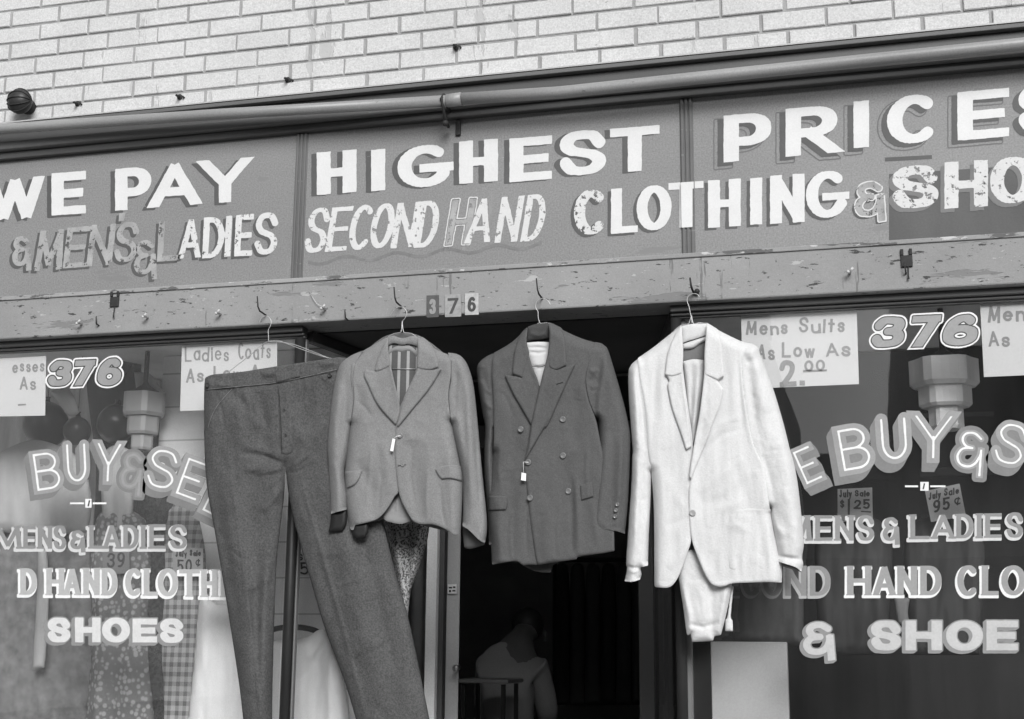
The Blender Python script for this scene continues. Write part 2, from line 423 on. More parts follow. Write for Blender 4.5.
def glyph(ch, box, X, Y, wv, wh, slant=0, slope=0, dv=None, dh=None, serif=0):
    """inside-positive distance of a painted letter; wv, wh = stroke weights; dv, dh = drawn weights if different"""
    x0, x1, yt, yb = box[:4]; rot = box[4] if len(box) > 4 else 0
    dv = dv or wv; dh = dh or wh; xc, yc = (x0 + x1) / 2, (yt + yb) / 2
    if rot:
        c, s = math.cos(R(rot)), math.sin(R(rot)); X, Y = xc + (X - xc) * c + (Y - yc) * s, yc - (X - xc) * s + (Y - yc) * c
    Y = Y - slope * (X - xc); X = X - slant * (yc - Y)
    W, H = x1 - x0, yb - yt
    wv = min(wv, W * .9)
    mp = lambda p: np.array([x0 + wv / 2 + p[0] * (W - wv), yb - wh / 2 - p[1] * (H - wh)])
    out = np.full(X.shape, -1e3)
    ends = [tuple(p) for _, ps in GL[ch] for p in (ps[0], ps[-1])]
    def bar(a, b, w, ext, ext2=None):
        e = b - a; l = np.linalg.norm(e); e = e / l
        if ext2 is not None: a = a - e * ext; b = b + e * ext2; l += ext + ext2; ext = 0
        m = (a + b) / 2
        u = np.abs((X - m[0]) * e[0] + (Y - m[1]) * e[1]) - (l / 2 + ext); v = np.abs(-(X - m[0]) * e[1] + (Y - m[1]) * e[0]) - w / 2
        return -(np.minimum(np.maximum(u, v), 0) + np.hypot(np.maximum(u, 0), np.maximum(v, 0)))
    ins = (wv - dv) / 2; insh = (wh - dh) / 2
    for typ, pts in GL[ch]:
        q = [mp(p) for p in pts]
        if typ == 'L':
            a, b = q; e = b - a; l = np.linalg.norm(e)
            vert = abs(e[1]) / l
            if vert < .1: d = bar(a, b, dh, dv / 2)
            elif vert > .985: d = bar(a, b, dv, dh / 2)
            else:
                ex = [dh * .25 if (ends.count(tuple(p)) > 1 or p[1] not in (0, 1)) else dv for p in pts]; d = bar(a, b, dv * .95 * vert + dh * (1 - vert) * .6, ex[0], ex[1])
                d = np.minimum(d, np.minimum(Y - (yt + insh), (yb - insh) - Y) if pts[0][1] in (0, 1) or pts[1][1] in (0, 1) else d)
            out = np.maximum(out, d)
        else:
            for a, b in zip(q[:-1], q[1:]):
                e = b - a; l2 = e @ e
                if l2 < 1e-9: continue
                w = math.sqrt(((dv * e[1]) ** 2 + (dh * e[0]) ** 2) / l2)
                t = np.clip(((X - a[0]) * e[0] + (Y - a[1]) * e[1]) / l2, 0, 1)
                out = np.maximum(out, w / 2 - np.hypot(X - a[0] - t * e[0], Y - a[1] - t * e[1]))
    if serif:
        for p in SERIF.get(ch, []):
            c = mp(p); c[1] += (wh / 2 - serif / 2) * (1 if p[1] == 0 else -1)
            out = np.maximum(out, bar(c - [dv / 2 + serif * .55, 0], c + [dv / 2 + serif * .55, 0], serif, 0))
    return out

def word(letters, wv, wh, Y0, layers, parent, slant=0, slope=0, serif=0, h=.62, rough=.35, seed=3):
    """letters: (char, x0, x1, ytop, ybase[, rotation]); layers: dicts name, m, dx, dy, grow, ring, inline, extrude, up (metres in front)"""
    a = np.array([[l[1], l[3]] for l in letters]); b = np.array([[l[2], l[4]] for l in letters]); pad = 14
    x0, y0 = np.minimum(a.min(0), b.min(0)) - pad; x1, y1 = np.maximum(a.max(0), b.max(0)) + pad
    X, Yg = np.meshgrid(np.arange(x0, x1, h), np.arange(y0, y1, h))
    jit = rough * vnoise(X, Yg, 5, 5, seed, 2) if rough else 0
    for ly in layers:
        D = np.full(X.shape, -1e3); n = ly.get('extrude', 0)
        for s in range(n + 1):
            q = (s / n if n else 1); dx, dy = ly.get('dx', 0) * q, ly.get('dy', 0) * q
            for l in letters:
                ix = slice(max(0, int((min(l[1], l[2]) - pad - x0) / h)), int((l[2] + pad - x0) / h) + 1)
                iw = ly.get('inline')
                D[:, ix] = np.maximum(D[:, ix], glyph(l[0], l[1:], X[:, ix] - dx, Yg[:, ix] - dy, wv, wh, slant, slope, iw, iw, 0 if iw else serif))
        D = D + ly.get('grow', 0) + jit
        if 'ring' in ly: r0, r1 = ly['ring']; D = np.minimum(D + r1, -D - r0)
        V, Fc = contour(x0, y0, h, D, merge=True)
        if len(V): part(ly['name'], P(V[:, 0], V[:, 1], Y0 - ly.get('up', .001)), Fc, ly['m'], parent)

# ------------------------------------------------------------------ materials in use
white_paint = mat('white_sign_paint', 0.64, .5, .05, 9, .06, 200, .1, spec=.3)
white_worn = mat('worn_white_sign_paint', 0.6, .6, .06, 9, .06, spec=.2, bump=.1, wear=(42, .58))
white_flaked = mat('flaked_white_sign_paint', 0.6, .6, .06, 9, .06, spec=.2, bump=.1, wear=(36, .545))
grey_flaked = mat('faded_sign_paint', 0.33, .6, .25, 12, .1, spec=.2, bump=.1, wear=(30, .56))
shadow_paint = mat('dark_shadow_paint', 0.09, .6, .12, 8, .1, bump=.1, wear=(30, .66))
panel_m = mat('painted_sign_board', 0.22, .55, .1, 2.4, .28, 170, .1, spec=.35, stretch=(.5, 1, 1), chips=[(60, .70, .36, (.3, 1, 1)), (10, .645, .2, (.2, 1, 1)), (16, .66, .25, (1, 1, .15))])
dark_patch_m = mat('dark_repainted_board', 0.075, .5, .3, 5, .1, stretch=(1, 1, .4))
beam_m = mat('weathered_painted_beam', 0.27, .75, .12, 3, .1, 220, .35, 40, .004, .2,
             chips=[(7, .62, .2, (.25, 1, 1.6)), (48, .635, .06, (.3, 1, 1)), (30, .63, .40, (.3, 1, 1)), (85, .66, .42, (.5, 1, 1)), (14, .64, .17, (1.5, 1, .12)), (70, .645, .1, (.4, 1, 1))])
trim_m = mat('grey_painted_trim', 0.13, .6, .15, 4, .1, 200, .25, 50, .003, .3, stretch=(.3, 1, 1), chips=[(40, .67, .2, (.15, 1, 1))])
trim_dark = mat('dark_painted_trim', 0.075, .5, .2, 6, .1, 200, .2, 50, .003, .4, stretch=(.2, 1, .2), chips=[(40, .7, .14, (.15, 1, 1))])
trim_mid = mat('mid_grey_door_paint', 0.17, .5, .12, 4, .1, 200, .15, 50, .003, .4, stretch=(1, 1, .3))
pipe_m = mat('dull_painted_pipe', 0.25, .42, .2, 5, .12, 160, .25, 45, .002, .5, stretch=(.3, 1, 1), chips=[(38, .68, .1, (.35, 1, 1))])
iron = mat('rusty_iron', .03, .7, .3, 60, .2)
wire_m = mat('bright_steel_wire', .5, .4, .1, 60, .1, metallic=.5, bump=0)
brick_m = mat('white_painted_brick', 0.535, .75, .08, 5, .22, 170, .5, 55, .004, .2, chips=[(30, .70, .3, (.5, 1, 1)), (9, .62, .44, (1, 1, .22)), (60, .69, .36, (1, 1, 1))])
mortar_m = mat('grey_mortar', 0.3, .9, .2, 20, .1, 200, .5, 90, .003)
glassm = glass_mat()

# ------------------------------------------------------------------ brick wall above the shop
zb = 3.682; ch = .0745; bl = .2285
mb = MB(); rnd = random.Random(3)
mb.box(-6.2, 3.2, .0035, .3, zb - .02, zb + ch * 26)
wall = thing('brick_wall', (-1.5, .1, zb), 'white painted brick wall in running bond above the shop sign', 'wall')
mb.build('mortar', mortar_m, wall)
bm_ = MB()
for k in range(26):
    off = -3.175 + (.5 * bl if (k % 2) == 1 else 0) + [0, .02, -.01, .012][k % 4]
    i0 = int(math.floor((-6.1 - off) / bl)); i1 = int(math.ceil((3.1 - off) / bl))
    for i in range(i0, i1):
        j = rnd.uniform(-.003, .003); g = .0055
        xa, xb = off + i * bl + g + j, off + (i + 1) * bl - g + rnd.uniform(-.003, .003)
        za, zc = zb + k * ch + .005, zb + (k + 1) * ch - .0045 + rnd.uniform(-.001, .001)
        y = -.003 + rnd.uniform(-.0018, .0018); t = rnd.uniform(-.0015, .0015); e = .003
        A = [(xa, y + e + t, za), (xb, y + e - t, za), (xb, y + e - t, zc), (xa, y + e + t, zc)]
        Bk = [(xa, .02, za), (xb, .02, za), (xb, .02, zc), (xa, .02, zc)]
        Fr = [(xa + e, y + t, za + e), (xb - e, y - t, za + e), (xb - e, y - t, zc - e), (xa + e, y + t, zc - e)]
        n = len(bm_.V); bm_.V += Fr + A + Bk
        bm_.F += [(n, n + 1, n + 2, n + 3)] + [(n + 4 + q, n + 4 + (q + 1) % 4, n + (q + 1) % 4, n + q) for q in range(4)] + [(n + 8 + q, n + 8 + (q + 1) % 4, n + 4 + (q + 1) % 4, n + 4 + q) for q in range(4)]
bm_.build('bricks', brick_m, wall)

# small rusty anchors left in the brick joints
for i, (x, y, lab) in enumerate([(78, 104, 'rusty anchor stub in brick joint nearest the dark round knob'), (180, 97, 'rusty anchor stub in brick joint above the words WE PAY'),
                                 (288, 80, 'rusty anchor stub in brick joint above the first sign mullion'), (456, 47, 'rusty anchor stub high in the bricks above the pipe coupling')]):
    p = P(x, y, -.004); m = MB(); m.lathe(p, [(.011, -.01), (.012, .004), (.006, .007), (.005, .03), (.0035, .032)], (0, -1, -.15), 8)
    m.lathe(p + np.array([.018, 0, -.004]), [(.004, -.01), (.004, .01)], (0, -1, 0), 6)
    o = m.build('wall_anchor', iron); tag(o, lab, 'anchor', 'rusty anchors in the brick wall')
p = P(30, 108, 0.); m = MB()
kn = thing('wall_lamp_housing', p, 'dark round metal knob fixed to the bricks at far left', 'wall fixture')
m = MB(); m.lathe(p, [(.03, .0), (.034, -.02), (.028, -.03), (.012, -.04)], (0, 1, 0), 18); m.build('base', iron, kn, smooth=True)
m = MB(); m.sphere((p[0], p[1] - .07, p[2]), .052, 24, 14, (1, .8, 1)); m.build('knob', mat('black_enamel', .035, .4, .3, 20, .1), kn, smooth=True)
m = MB()
for k in range(5): m.tube([(p[0] + .0535 * math.cos(a), p[1] - .07 - .0435 * math.sin(a) * math.sin(.6 * k + .3), p[2] + .0535 * math.sin(a) * math.cos(.6 * k + .3)) for a in [math.pi * q / 12 for q in range(13)]], .0025, 6)
m.build('rib', iron, kn, smooth=True)

# ------------------------------------------------------------------ cornice over the sign
XL, XR = -6.2, 3.2
cor = thing('cornice', (-1.5, 0, 3.54), 'grey painted wooden cornice board running between bricks and sign', 'cornice')
m = MB(); m.box(XL, XR, -.055, .1, 3.655, 3.672); m.build('ledge', trim_m, cor, bevel=.003)
m = MB(); m.box(XL, XR, -.058, .1, 3.6735, 3.679); m.build('flashing', mat('galvanised_edge', .42, .4, .1), cor)
m = MB(); m.box(XL, XR, -.03, .1, 3.60, 3.654); m.build('fascia', trim_dark, cor, bevel=.003)
m = MB(); m.box(XL, XR, -.05, .1, 3.563, 3.5985); m.build('moulding', trim_m, cor, bevel=.006)
m = MB(); m.box(XL, XR, -.024, .1, 3.532, 3.562); m.build('lower_strip', trim_dark, cor, bevel=.003)

# ------------------------------------------------------------------ pipe
pipe = thing('gutter_pipe', P(460, 100, -.1), 'long dull grey pipe with a coupling running along the cornice', 'pipe')
rp = .0225
ctr = lambda x, y, dy: P(x, y + dy, -.105)
a0 = ctr(-200, 140.5, 0); a1 = ctr(22, 127.5, 0); a2 = ctr(220, 114.2, 0); a3 = ctr(455, 102, -2); a4 = ctr(560, 92.5, 0); a5 = ctr(760, 71.5, 0); a6 = ctr(998, 46.8, 0); a7 = a6 + (a6 - a5)
m = MB(); m.tube([a0, a1, a2, a3 - np.array([.03, 0, 0])], rp * .94, 20); m.build('pipe_section', pipe_m, pipe, smooth=True)
m = MB(); m.tube([a3 + np.array([.03, 0, .002]), a4, a5, a6, a7], rp * 1.0, 20); m.build('pipe_section', pipe_m, pipe, smooth=True)
m = MB(); m.tube([a3 + np.array([-.031, 0, 0]), a3 + np.array([-.03, 0, 0]), a3 + np.array([.025, 0, .002]), a3 + np.array([.026, 0, .002])], [rp * 1.02, rp * 1.09, rp * 1.09, rp * 1.02], 20)
m.build('coupling', pipe_m, pipe, smooth=True)
m = MB(); q = a3 + np.array([-.045, 0, 0])
m.tube([q + np.array([0, .085, -.01]), q + np.array([0, .05, .0]), q + np.array([0, 0, rp + .003]), q + np.array([0, -rp - .003, 0]), q + np.array([0, 0, -rp - .004]), q + np.array([.0, .02, -.06]), q + np.array([0, .07, -.075])], .006, 8)
m.sphere(q + np.array([0, .03, -.075]), .012, 10, 8); m.build('bracket', iron, pipe, smooth=True)
hp = P(458.5, 128, -.004)
m = MB(); m.box(hp[0] - .0095, hp[0] + .0095, -.012, -.001, hp[2] - .03, hp[2] + .03)
o = m.build('metal_strap', iron, bevel=.002); tag(o, 'short rusty metal strap screwed to the sign below the pipe coupling', 'strap')

# ------------------------------------------------------------------ painted sign
sign = thing('shop_sign', (-1.5, 0, 2.944), 'grey three-panel painted sign offering highest prices for second hand clothing', 'sign')
def quadX(x, y): return float(P(x, y, 0)[0])
m1x, m2x = -2.06, -.574; mw = .024
panels = []
for (xa, xb) in ((XL, m1x - mw), (m1x + mw, m2x - mw), (m2x + mw, XR)):
    m = MB(); m.box(xa, xb, 0, .03, 2.945, 3.531); panels.append(m.build('sign_panel', panel_m, sign))
mull = []
for mx in (m1x, m2x):
    m = MB(); m.box(mx - mw, mx + mw, -.004, .03, 2.945, 3.531); o = m.build('mullion', trim_m, sign, bevel=.002); mull.append(o)
    for dx in (-.0155, 0, .0155):
        m = MB(); m.box(mx + dx - .0045, mx + dx + .0045, -.010, -.0045, 2.946, 3.530); m.build('bead', trim_m, o, bevel=.002)
lay = lambda face, dx=-4.5, dy=2.5, sh=shadow_paint, g=0: [dict(name='letter_shadow', m=sh, dx=dx, dy=dy, up=.0008), dict(name='lettering', m=face, up=.0016, grow=g)]
word([('W', -14, 44, 178, 220), ('E', 51.4, 85.8, 172, 214.5), ('P', 115, 151.5, 167.5, 209.5), ('A', 149, 200.5, 163, 206), ('Y', 200, 250, 159, 202.5)], 12.5, 8.5, 0, lay(white_paint), panels[0], slope=-.075)
word([('M', 36, 64, 230, 270), ('E', 65, 88, 227, 267.5), ('N', 88.5, 114, 224.5, 265.5), ("'", 119, 123, 213, 236), ('S', 114.7, 139, 222, 262)], 6, 5, 0, [dict(name='letter_shadow', m=shadow_paint, dx=-3, dy=2.5, up=.0008), dict(name='lettering', m=grey_flaked, up=.0016)], panels[0], slant=.12, slope=-.07)
word([('&', 134, 159, 240, 274)], 5.5, 4.5, 0, [dict(name='letter_shadow', m=shadow_paint, dx=-3, dy=2.5, up=.0008), dict(name='lettering', m=grey_flaked, up=.0016)], panels[0], slope=-.07)
word([('&', 12, 33, 236, 266)], 5.5, 4.5, 0, [dict(name='letter_shadow', m=shadow_paint, dx=-3, dy=2.5, up=.0008), dict(name='lettering', m=grey_flaked, up=.0016)], panels[0], slope=-.07)
word([('L', 158, 181, 220.5, 261)], 6, 5.5, 0, lay(grey_flaked, -3, 2.5), panels[0], slant=.06, slope=-.07)
word([('A', 179, 201.5, 218.5, 258), ('D', 203, 224.5, 217, 257.6), ('I', 225, 231.5, 216, 256.5), ('E', 235, 253, 214.5, 256), ('S', 254.6, 278.4, 212.5, 254.5)], 6.2, 5.5, 0, lay(white_worn, -3, 2.5), panels[0], slant=.05, slope=-.07)

word([('H', 316.7, 356.6, 151, 193.5), ('I', 370.9, 385.5, 149.4, 190.7), ('G', 397.5, 453.5, 145, 187), ('H', 459, 498, 140, 182.5), ('E', 509.5, 552, 137, 180.6), ('S', 558, 607.7, 130.5, 175), ('T', 610, 659.5, 127, 171.5)],
     14, 8.5, 0, lay(white_paint, -5.5, 1.5), panels[1], slope=-.078)
word([('S', 306, 329, 208, 252.5), ('E', 328.5, 350, 207, 251), ('C', 350, 373, 205, 249.5), ('O', 371, 394, 203.5, 248), ('N', 394, 418, 202.5, 247.5), ('D', 417.5, 438.5, 201, 247)],
     6.2, 4.5, 0, [dict(name='lettering', m=white_worn, up=.0014)], panels[1], slant=.17, slope=-.07)
word([('H', 449, 472.5, 199.5, 244)], 6, 4.5, 0, [dict(name='lettering', m=grey_flaked, up=.0012), dict(name='letter_outline', m=white_worn, ring=(0, 1.1), grow=.8, up=.002)], panels[1], slant=.17, slope=-.07)
word([('A', 468, 493.4, 198, 242.6), ('N', 498, 521, 196.5, 242), ('D', 524, 545, 194.5, 241)], 6.2, 4.5, 0, [dict(name='lettering', m=white_worn, up=.0014)], panels[1], slant=.17, slope=-.07)
# faint wavy flourish under SECOND HAND
fl = MB(); pts = [(308 + i * 6, 262 - i * .42 + 3 * math.sin(i * .75) - .02 * i) for i in range(40)]
up, lo = P([a for a, b in pts], [b - 1.6 for a, b in pts], -.0006), P([a for a, b in pts], [b + 1.6 for a, b in pts], -.0006)
fl.add(list(lo) + list(up), [(i, i + 1, 41 + i, 40 + i) for i in range(39)]); fl.build('flourish', mat('faint_flourish_paint', 0.185, .6, .2, 20, .1, wear=(30, .6)), panels[1])
word([('C', 574, 607.5, 190, 234.5)], 11, 7, 0, lay(white_flaked, -3.5, 2.5), panels[1], slope=-.065)
for l_ in (('L', 611, 638, 188, 233), ('O', 636.6, 671.5, 185.5, 230)): word([l_], 11, 7, 0, lay(white_paint, -3.5, 2.5), panels[1], slope=-.065)
tl = [('T', 668.5, 703.5, 182, 227.4)]
X_, Y_ = np.meshgrid(np.arange(660, 712, .6), np.arange(172, 238, .6))
def tpiece(x_lo, x_hi, Yp, m, par, up, dx=0, dy=0, name='lettering'):
    D = glyph('T', tl[0][1:], X_ - dx, Y_ - dy, 13, 7, 0, -.065); wx = P(X_, Y_, Yp)[..., 0]; D = np.minimum(D, np.minimum(wx - x_lo, x_hi - wx) * 260)
    V, Fc = contour(660, 172, .6, D, merge=True)
    if len(V): part(name, P(V[:, 0], V[:, 1], Yp - up), Fc, m, par)
tpiece(-9, m2x - mw - .001, 0, white_paint, panels[1], .0016); tpiece(m2x + mw + .001, 9, 0, white_paint, panels[2], .0016)
tpiece(m2x - mw + .001, m2x + mw - .001, -.010, white_paint, mull[1], .0012)
word([('H', 708, 740.8, 179.5, 227), ('I', 749.5, 762.8, 178, 224.5), ('N', 770, 804.6, 174.5, 223), ('G', 806, 849.5, 171, 217.5)], 12, 7.5, 0, lay(white_paint, -3.5, 2.5), panels[2], slope=-.065)
word([('&', 855, 888, 182, 216)], 7, 5.5, 0, [dict(name='letter_shadow', m=shadow_paint, dx=-3, dy=2.5, up=.0014), dict(name='lettering', m=grey_flaked, up=.002), dict(name='letter_outline', m=white_worn, ring=(0, 1.3), up=.0026)], panels[2], slope=-.06)
word([('S', 891, 940, 165.5, 208)], 15, 9, 0, [dict(name='letter_shadow', m=mat('mid_shadow_paint', 0.165, .6, .1), dx=-4, dy=4, up=.0014), dict(name='lettering', m=white_flaked, up=.002)], panels[2], slope=-.06)
for l_ in (('H', 944.5, 988, 161, 207.5), ('O', 990, 1036, 157, 203)): word([l_], 14, 8, 0, [dict(name='letter_shadow', m=mat('mid_shadow_paint', 0.165), dx=-4, dy=4, up=.0014), dict(name='lettering', m=white_worn, up=.002)], panels[2], slope=-.06)
word([('P', 723.5, 771.5, 113.5, 160.5), ('R', 785.5, 839, 106.5, 154.5), ('I', 851.5, 871, 101, 147.6), ('C', 887, 940, 95, 143), ('E', 957.4, 1009, 90, 138.5), ('S', 1017, 1064, 84, 132)],
     15.5, 9, 0, lay(white_paint, -6, 4) + [], panels[2], slope=-.085)
word([('P', 723.5, 771.5, 113.5, 160.5), ('R', 785.5, 839, 106.5, 154.5), ('I', 851.5, 871, 101, 147.6), ('C', 887, 940, 95, 143), ('E', 957.4, 1009, 90, 138.5)],
     15.5, 9, 0, [dict(name='shadow_outline', m=mat('shadow_line_paint', 0.14), dx=-8, dy=5.5, ring=(0, 1.2), grow=1, up=.0005)], panels[2], slope=-.085)
dk = P([889, 1060, 1060, 889], [244, 231, 163, 174], -.0004)
part('dark_patch', dk, [(0, 1, 2, 3)], dark_patch_m, panels[2])
dk = P([885, 932, 932, 885], [161.5, 159, 155, 157.5], -.0005); part('dark_streak', dk, [(0, 1, 2, 3)], shadow_paint, panels[2])

# ------------------------------------------------------------------ beam
beam = thing('wooden_beam', (-1.5, 0, 2.769), 'weathered grey painted wooden beam over windows and door', 'beam')
m = MB(); m.box(XL, XR, -.035, .14, 2.769, 2.9435); m.build('timber', beam_m, beam, bevel=.006)
m = MB(); m.box(XL, XR, -.041, -.0355, 2.926, 2.9425); m.build('top_edge', mat('peeling_beam_edge', 0.29, .8, .2, 8, .1, 200, .4, 40, .004, stretch=(.2, 1, 1), chips=[(30, .56, .12, (.25, 1, 1)), (40, .62, .5, (.3, 1, 1))]), beam, bevel=.003)

# house number plates on the beam
for (x0, x1, y0, y1, chx, g, gl, lab) in ((426.5, 438.5, 295.5, 317.5, '3', .09, .28, 'dark worn number plate 3 nailed to the beam'), (445, 461, 294.5, 317, '7', .3, .07, 'pale number plate 7 in the middle of the beam'),
                                     (465, 478.5, 293.5, 315, '6', .42, .06, 'pale number plate 6 beside plate 7 on the beam')):
    A = P([x0, x1, x1, x0], [y1, y1 - .5, y0 - .5, y0], -.041); pl = part('number_plate', np.vstack([A, A + [0, .0055, 0]]), [(0, 1, 2, 3), (0, 4, 5, 1), (1, 5, 6, 2), (2, 6, 7, 3), (3, 7, 4, 0)], mat('number_plate_%s' % chx, g, .5, .2, 60, .1))
    tag(pl, lab, 'number plate', 'house number plates on the beam')
    word([(chx, x0 + 2.6, x1 - 2.6, y0 + 3.5, y1 - 3.5)], 3, 2.4, -.041, [dict(name='numeral', m=mat('numeral_%s' % chx, gl, .5), up=.0012)], pl, slope=-.05, h=.3, rough=0)

# nail heads and bent hooks in the beam
nails = [(80, 323.5, 1, 'pale bent nail in the beam at far left'), (146, 317, 1, 'pale bent nail in the beam below LADIES'), (219, 313.5, 1, 'pale bent nail in the beam left of the trouser hook'),
         (324, 308.5, 1, 'pale bent nail trailing a loose wire on the beam'), (850, 272, 1, 'pale bent nail in the beam below the ampersand'),
         (97, 325, 0, 'thin dark nail in the beam right of the leftmost pale nail'), (346, 319, 0, 'short dark nail low on the beam above the grey jacket shoulder'), (906, 273, 0, 'dark nail under the metal bracket on the beam')]
nail_pale = mat('dull_zinc', .5, .4, .15, 80, .1)
for (x, y, pale, lab) in nails:
    p = P(x, y, -.05); m = MB()
    if pale:
        m.tube([p + [0, .02, 0], p + [0, -.012, 0], p + [.004, -.018, .002], p + [.011, -.018, .010]], .0045, 8); m.sphere(p + [-.006, -.012, -.002], .0062, 10, 8)
    else: m.tube([p + [0, .02, 0], p + [-.001, -.003, .004], p + [-.004, -.004, .03], p + [-.003, -.002, .036]], [.003, .003, .0022, .001], 6)
    tag(m.build('nail', nail_pale if pale else iron, smooth=True), lab, 'nail', 'nails in the beam')
m = MB(); m.tube(P([309, 313, 317, 324], [290, 298, 304, 307], -.045), .0011, 6); tag(m.build('loose_wire', wire_m, smooth=True), 'thin loose wire hanging on the beam from a pale nail', 'wire')
def bracket(x, y, lab):
    p = P(x, y, -.036); o = thing('iron_bracket', p, lab, 'bracket', 'old iron brackets on the beam')
    m = MB(); m.box(p[0] - .019, p[0] + .019, p[1] - .006, p[1] + .002, p[2] - .028, p[2] + .012); m.build('plate', iron, o, bevel=.002)
    for s in (-1, 1):
        m = MB(); m.box(p[0] + s * .014 - .005, p[0] + s * .014 + .005, p[1] - .008, p[1] + .002, p[2] + .0125, p[2] + .034); m.build('prong', iron, o, bevel=.002)
    m = MB(); m.tube([p + [.004, -.006, -.028], p + [.003, -.008, -.06], p + [.003, -.007, -.072]], [.002, .002, .004], 6); m.build('nail', iron, o)
bracket(906.5, 259, 'rusty two-pronged iron bracket on the right of the beam'); bracket(115, 300, 'small broken iron bracket on the left of the beam')

# ------------------------------------------------------------------ windows
zs = .75            # sill
def display_window(x0, x1, post_at, label):
    cx = (x0 + x1) / 2; w = thing('display_window', (cx, .05, 0), label, 'shop window')
    m = MB(); m.box(x0, x1, .002, .06, 2.745, 2.7685); m.box(x0, x1, .016, .06, 2.733, 2.7445); m.build('head_rail', trim_dark, w, bevel=.004)
    m = MB(); m.box(x0, x1, .028, .05, 2.727, 2.7325); m.build('head_bead', mat('worn_trim_bead', .16, .5, .2, 20), w, bevel=.002)
    px = x1 if post_at > 0 else x0; s = -post_at
    m = MB(); m.tube([(px + s * .018, .03, zs), (px + s * .018, .03, 2.7265)], .019, 14); m.build('corner_post', mat('black_post_paint', .022, .5, .2, 6, .1, spec=.3), w, smooth=True)
    m = MB(); m.box(min(px, px + s * .05), max(px, px + s * .05),   .0505, .075, zs, 2.7265); m.build('post_backing', trim_mid, w, bevel=.003)
    m = MB(); m.box(x0, x1, -.03, .12, zs - .05, zs); m.build('sill', trim_dark, w, bevel=.005)
    m = MB(); m.box(x0, x1, .02, .1, 0.004, zs - .051); m.build('bulkhead', trim_m, w)
    m = MB(); m.box(x0 + (.05 if s > 0 else 0), x1 - (.05 if s < 0 else 0), .036, .042, zs + .001, 2.7265); g = m.build('window_pane', glassm, w)
    return w, g
wl, gl_ = display_window(XL, -2.03, 1, 'left shop window painted 376 BUY & SELL under the beam')
wr, gr_ = display_window(-.645, XR, -1, 'right shop window painted WE BUY behind the white suit')
GY = .036
pg = lambda n, g, **k: mat(n, g, .5, .08, 12, .08, bump=.05, **k)
win_grey = pg('window_paint_grey', 0.24); win_light = pg('window_paint_light_grey', 0.29); win_dim = pg('window_paint_dim_grey', 0.15); win_white = pg('window_paint_white', 0.74)
win_dark = pg('window_paint_dark', .05); win_side = pg('window_paint_side_grey', 0.19); win_pale = pg('window_paint_pale', 0.4)
n376 = lambda: [dict(name='numeral_outline', m=win_white, grow=3.2, ring=(-9, 9), up=.0005), dict(name='numeral_gap', m=win_dark, grow=1.5, up=.0009), dict(name='numeral', m=win_light, grow=.2, up=.0013)]
def n376l(): return [dict(name='numeral_outline', m=win_white, grow=3.0, up=.0005), dict(name='numeral_gap', m=win_dark, grow=1.4, up=.0009), dict(name='numeral', m=win_light, grow=.3, up=.0013)]
word([('3', 48.5, 71.5, 361, 385.5), ('7', 74, 93.5, 360.5, 385), ('6', 98.5, 121.5, 359, 385)], 7.5, 5, GY, n376l(), gl_, slant=.15, slope=-.04, h=.45, rough=.2)
word([('3', 872, 904.5, 317.5, 346.5), ('7', 911, 939, 316, 346), ('6', 944, 978, 315.5, 345)], 10, 5.8, GY, n376l(), gr_, slant=.15, slope=-.05, h=.45, rough=.2)
def neon(ls, par, w, ex, ey, face, side, iw=2.0):
    word(ls, w, w * .92, GY, [dict(name='letter_side', m=side, dx=ex, dy=ey, extrude=5, up=.0005), dict(name='letter_face', m=face, up=.001), dict(name='letter_inline', m=win_white, inline=iw, up=.0015)], par, h=.5, rough=.2)
neon([('B', 31, 63, 449, 493, -8), ('U', 63, 90, 441, 485, -3), ('Y', 93, 124, 440, 485, 3)], gl_, 10, -4, 6, win_light, win_side)
word([('&', 120, 147, 452, 490, 8)], 7, 6, GY, [dict(name='letter_side', m=win_side, dx=0, dy=0, grow=3, up=.0005), dict(name='letter_face', m=win_grey, up=.001), dict(name='letter_inline', m=win_light, inline=2.4, up=.0015)], gl_, h=.5, rough=.2)
neon([('S', 144, 181, 446, 492, 12), ('E', 177, 207, 456, 502, 20), ('L', 205, 233, 474, 520, 26), ('L', 230, 258, 490, 536, 30)], gl_, 11, -4, 6, win_light, win_side)
neon([('W', 752, 792, 462, 506, -24), ('E', 795, 820, 444, 486, -24)], gr_, 10, 6, 7, win_light, win_side)
neon([('B', 835, 874, 423, 474, -10), ('U', 876, 912, 414, 464, -4), ('Y', 910, 957, 411, 463, 1)], gr_, 13, -5, 9, win_light, win_side, 2.2)
word([('&', 955, 989, 430, 470, 8)], 7, 6, GY, [dict(name='letter_side', m=win_side, grow=4, up=.0005), dict(name='letter_face', m=win_light, up=.001), dict(name='letter_inline', m=win_white, inline=2.2, up=.0015)], gr_, h=.5, rough=.2)
neon([('S', 992, 1030, 420, 468, 14)], gr_, 11, -5, 8, win_light, win_side)
hl = lambda face, g=1.0, edge=win_white: [dict(name='letter_highlight', m=edge, dx=-1.2, dy=1.8, grow=.9, up=.0005), dict(name='lettering', m=face, grow=-.25, up=.001)]
word([('M', -6, 22, 526, 549), ('E', 23, 36, 526, 549), ('N', 37.5, 52.5, 525.5, 549), ('S', 53, 67, 525, 549.5), ('&', 70, 87, 530, 549.5), ('L', 89, 104, 525, 549), ('A', 103, 121, 524.5, 549), ('D', 123, 139, 524.5, 549), ('I', 139.5, 147, 524.5, 549), ('E', 149, 166, 524, 549), ('S', 169.5, 188, 524, 549)],
     5, 3.6, GY, hl(win_grey, 1, pg('window_paint_soft_white', .56)), gl_, serif=2.4, h=.45, rough=.15)
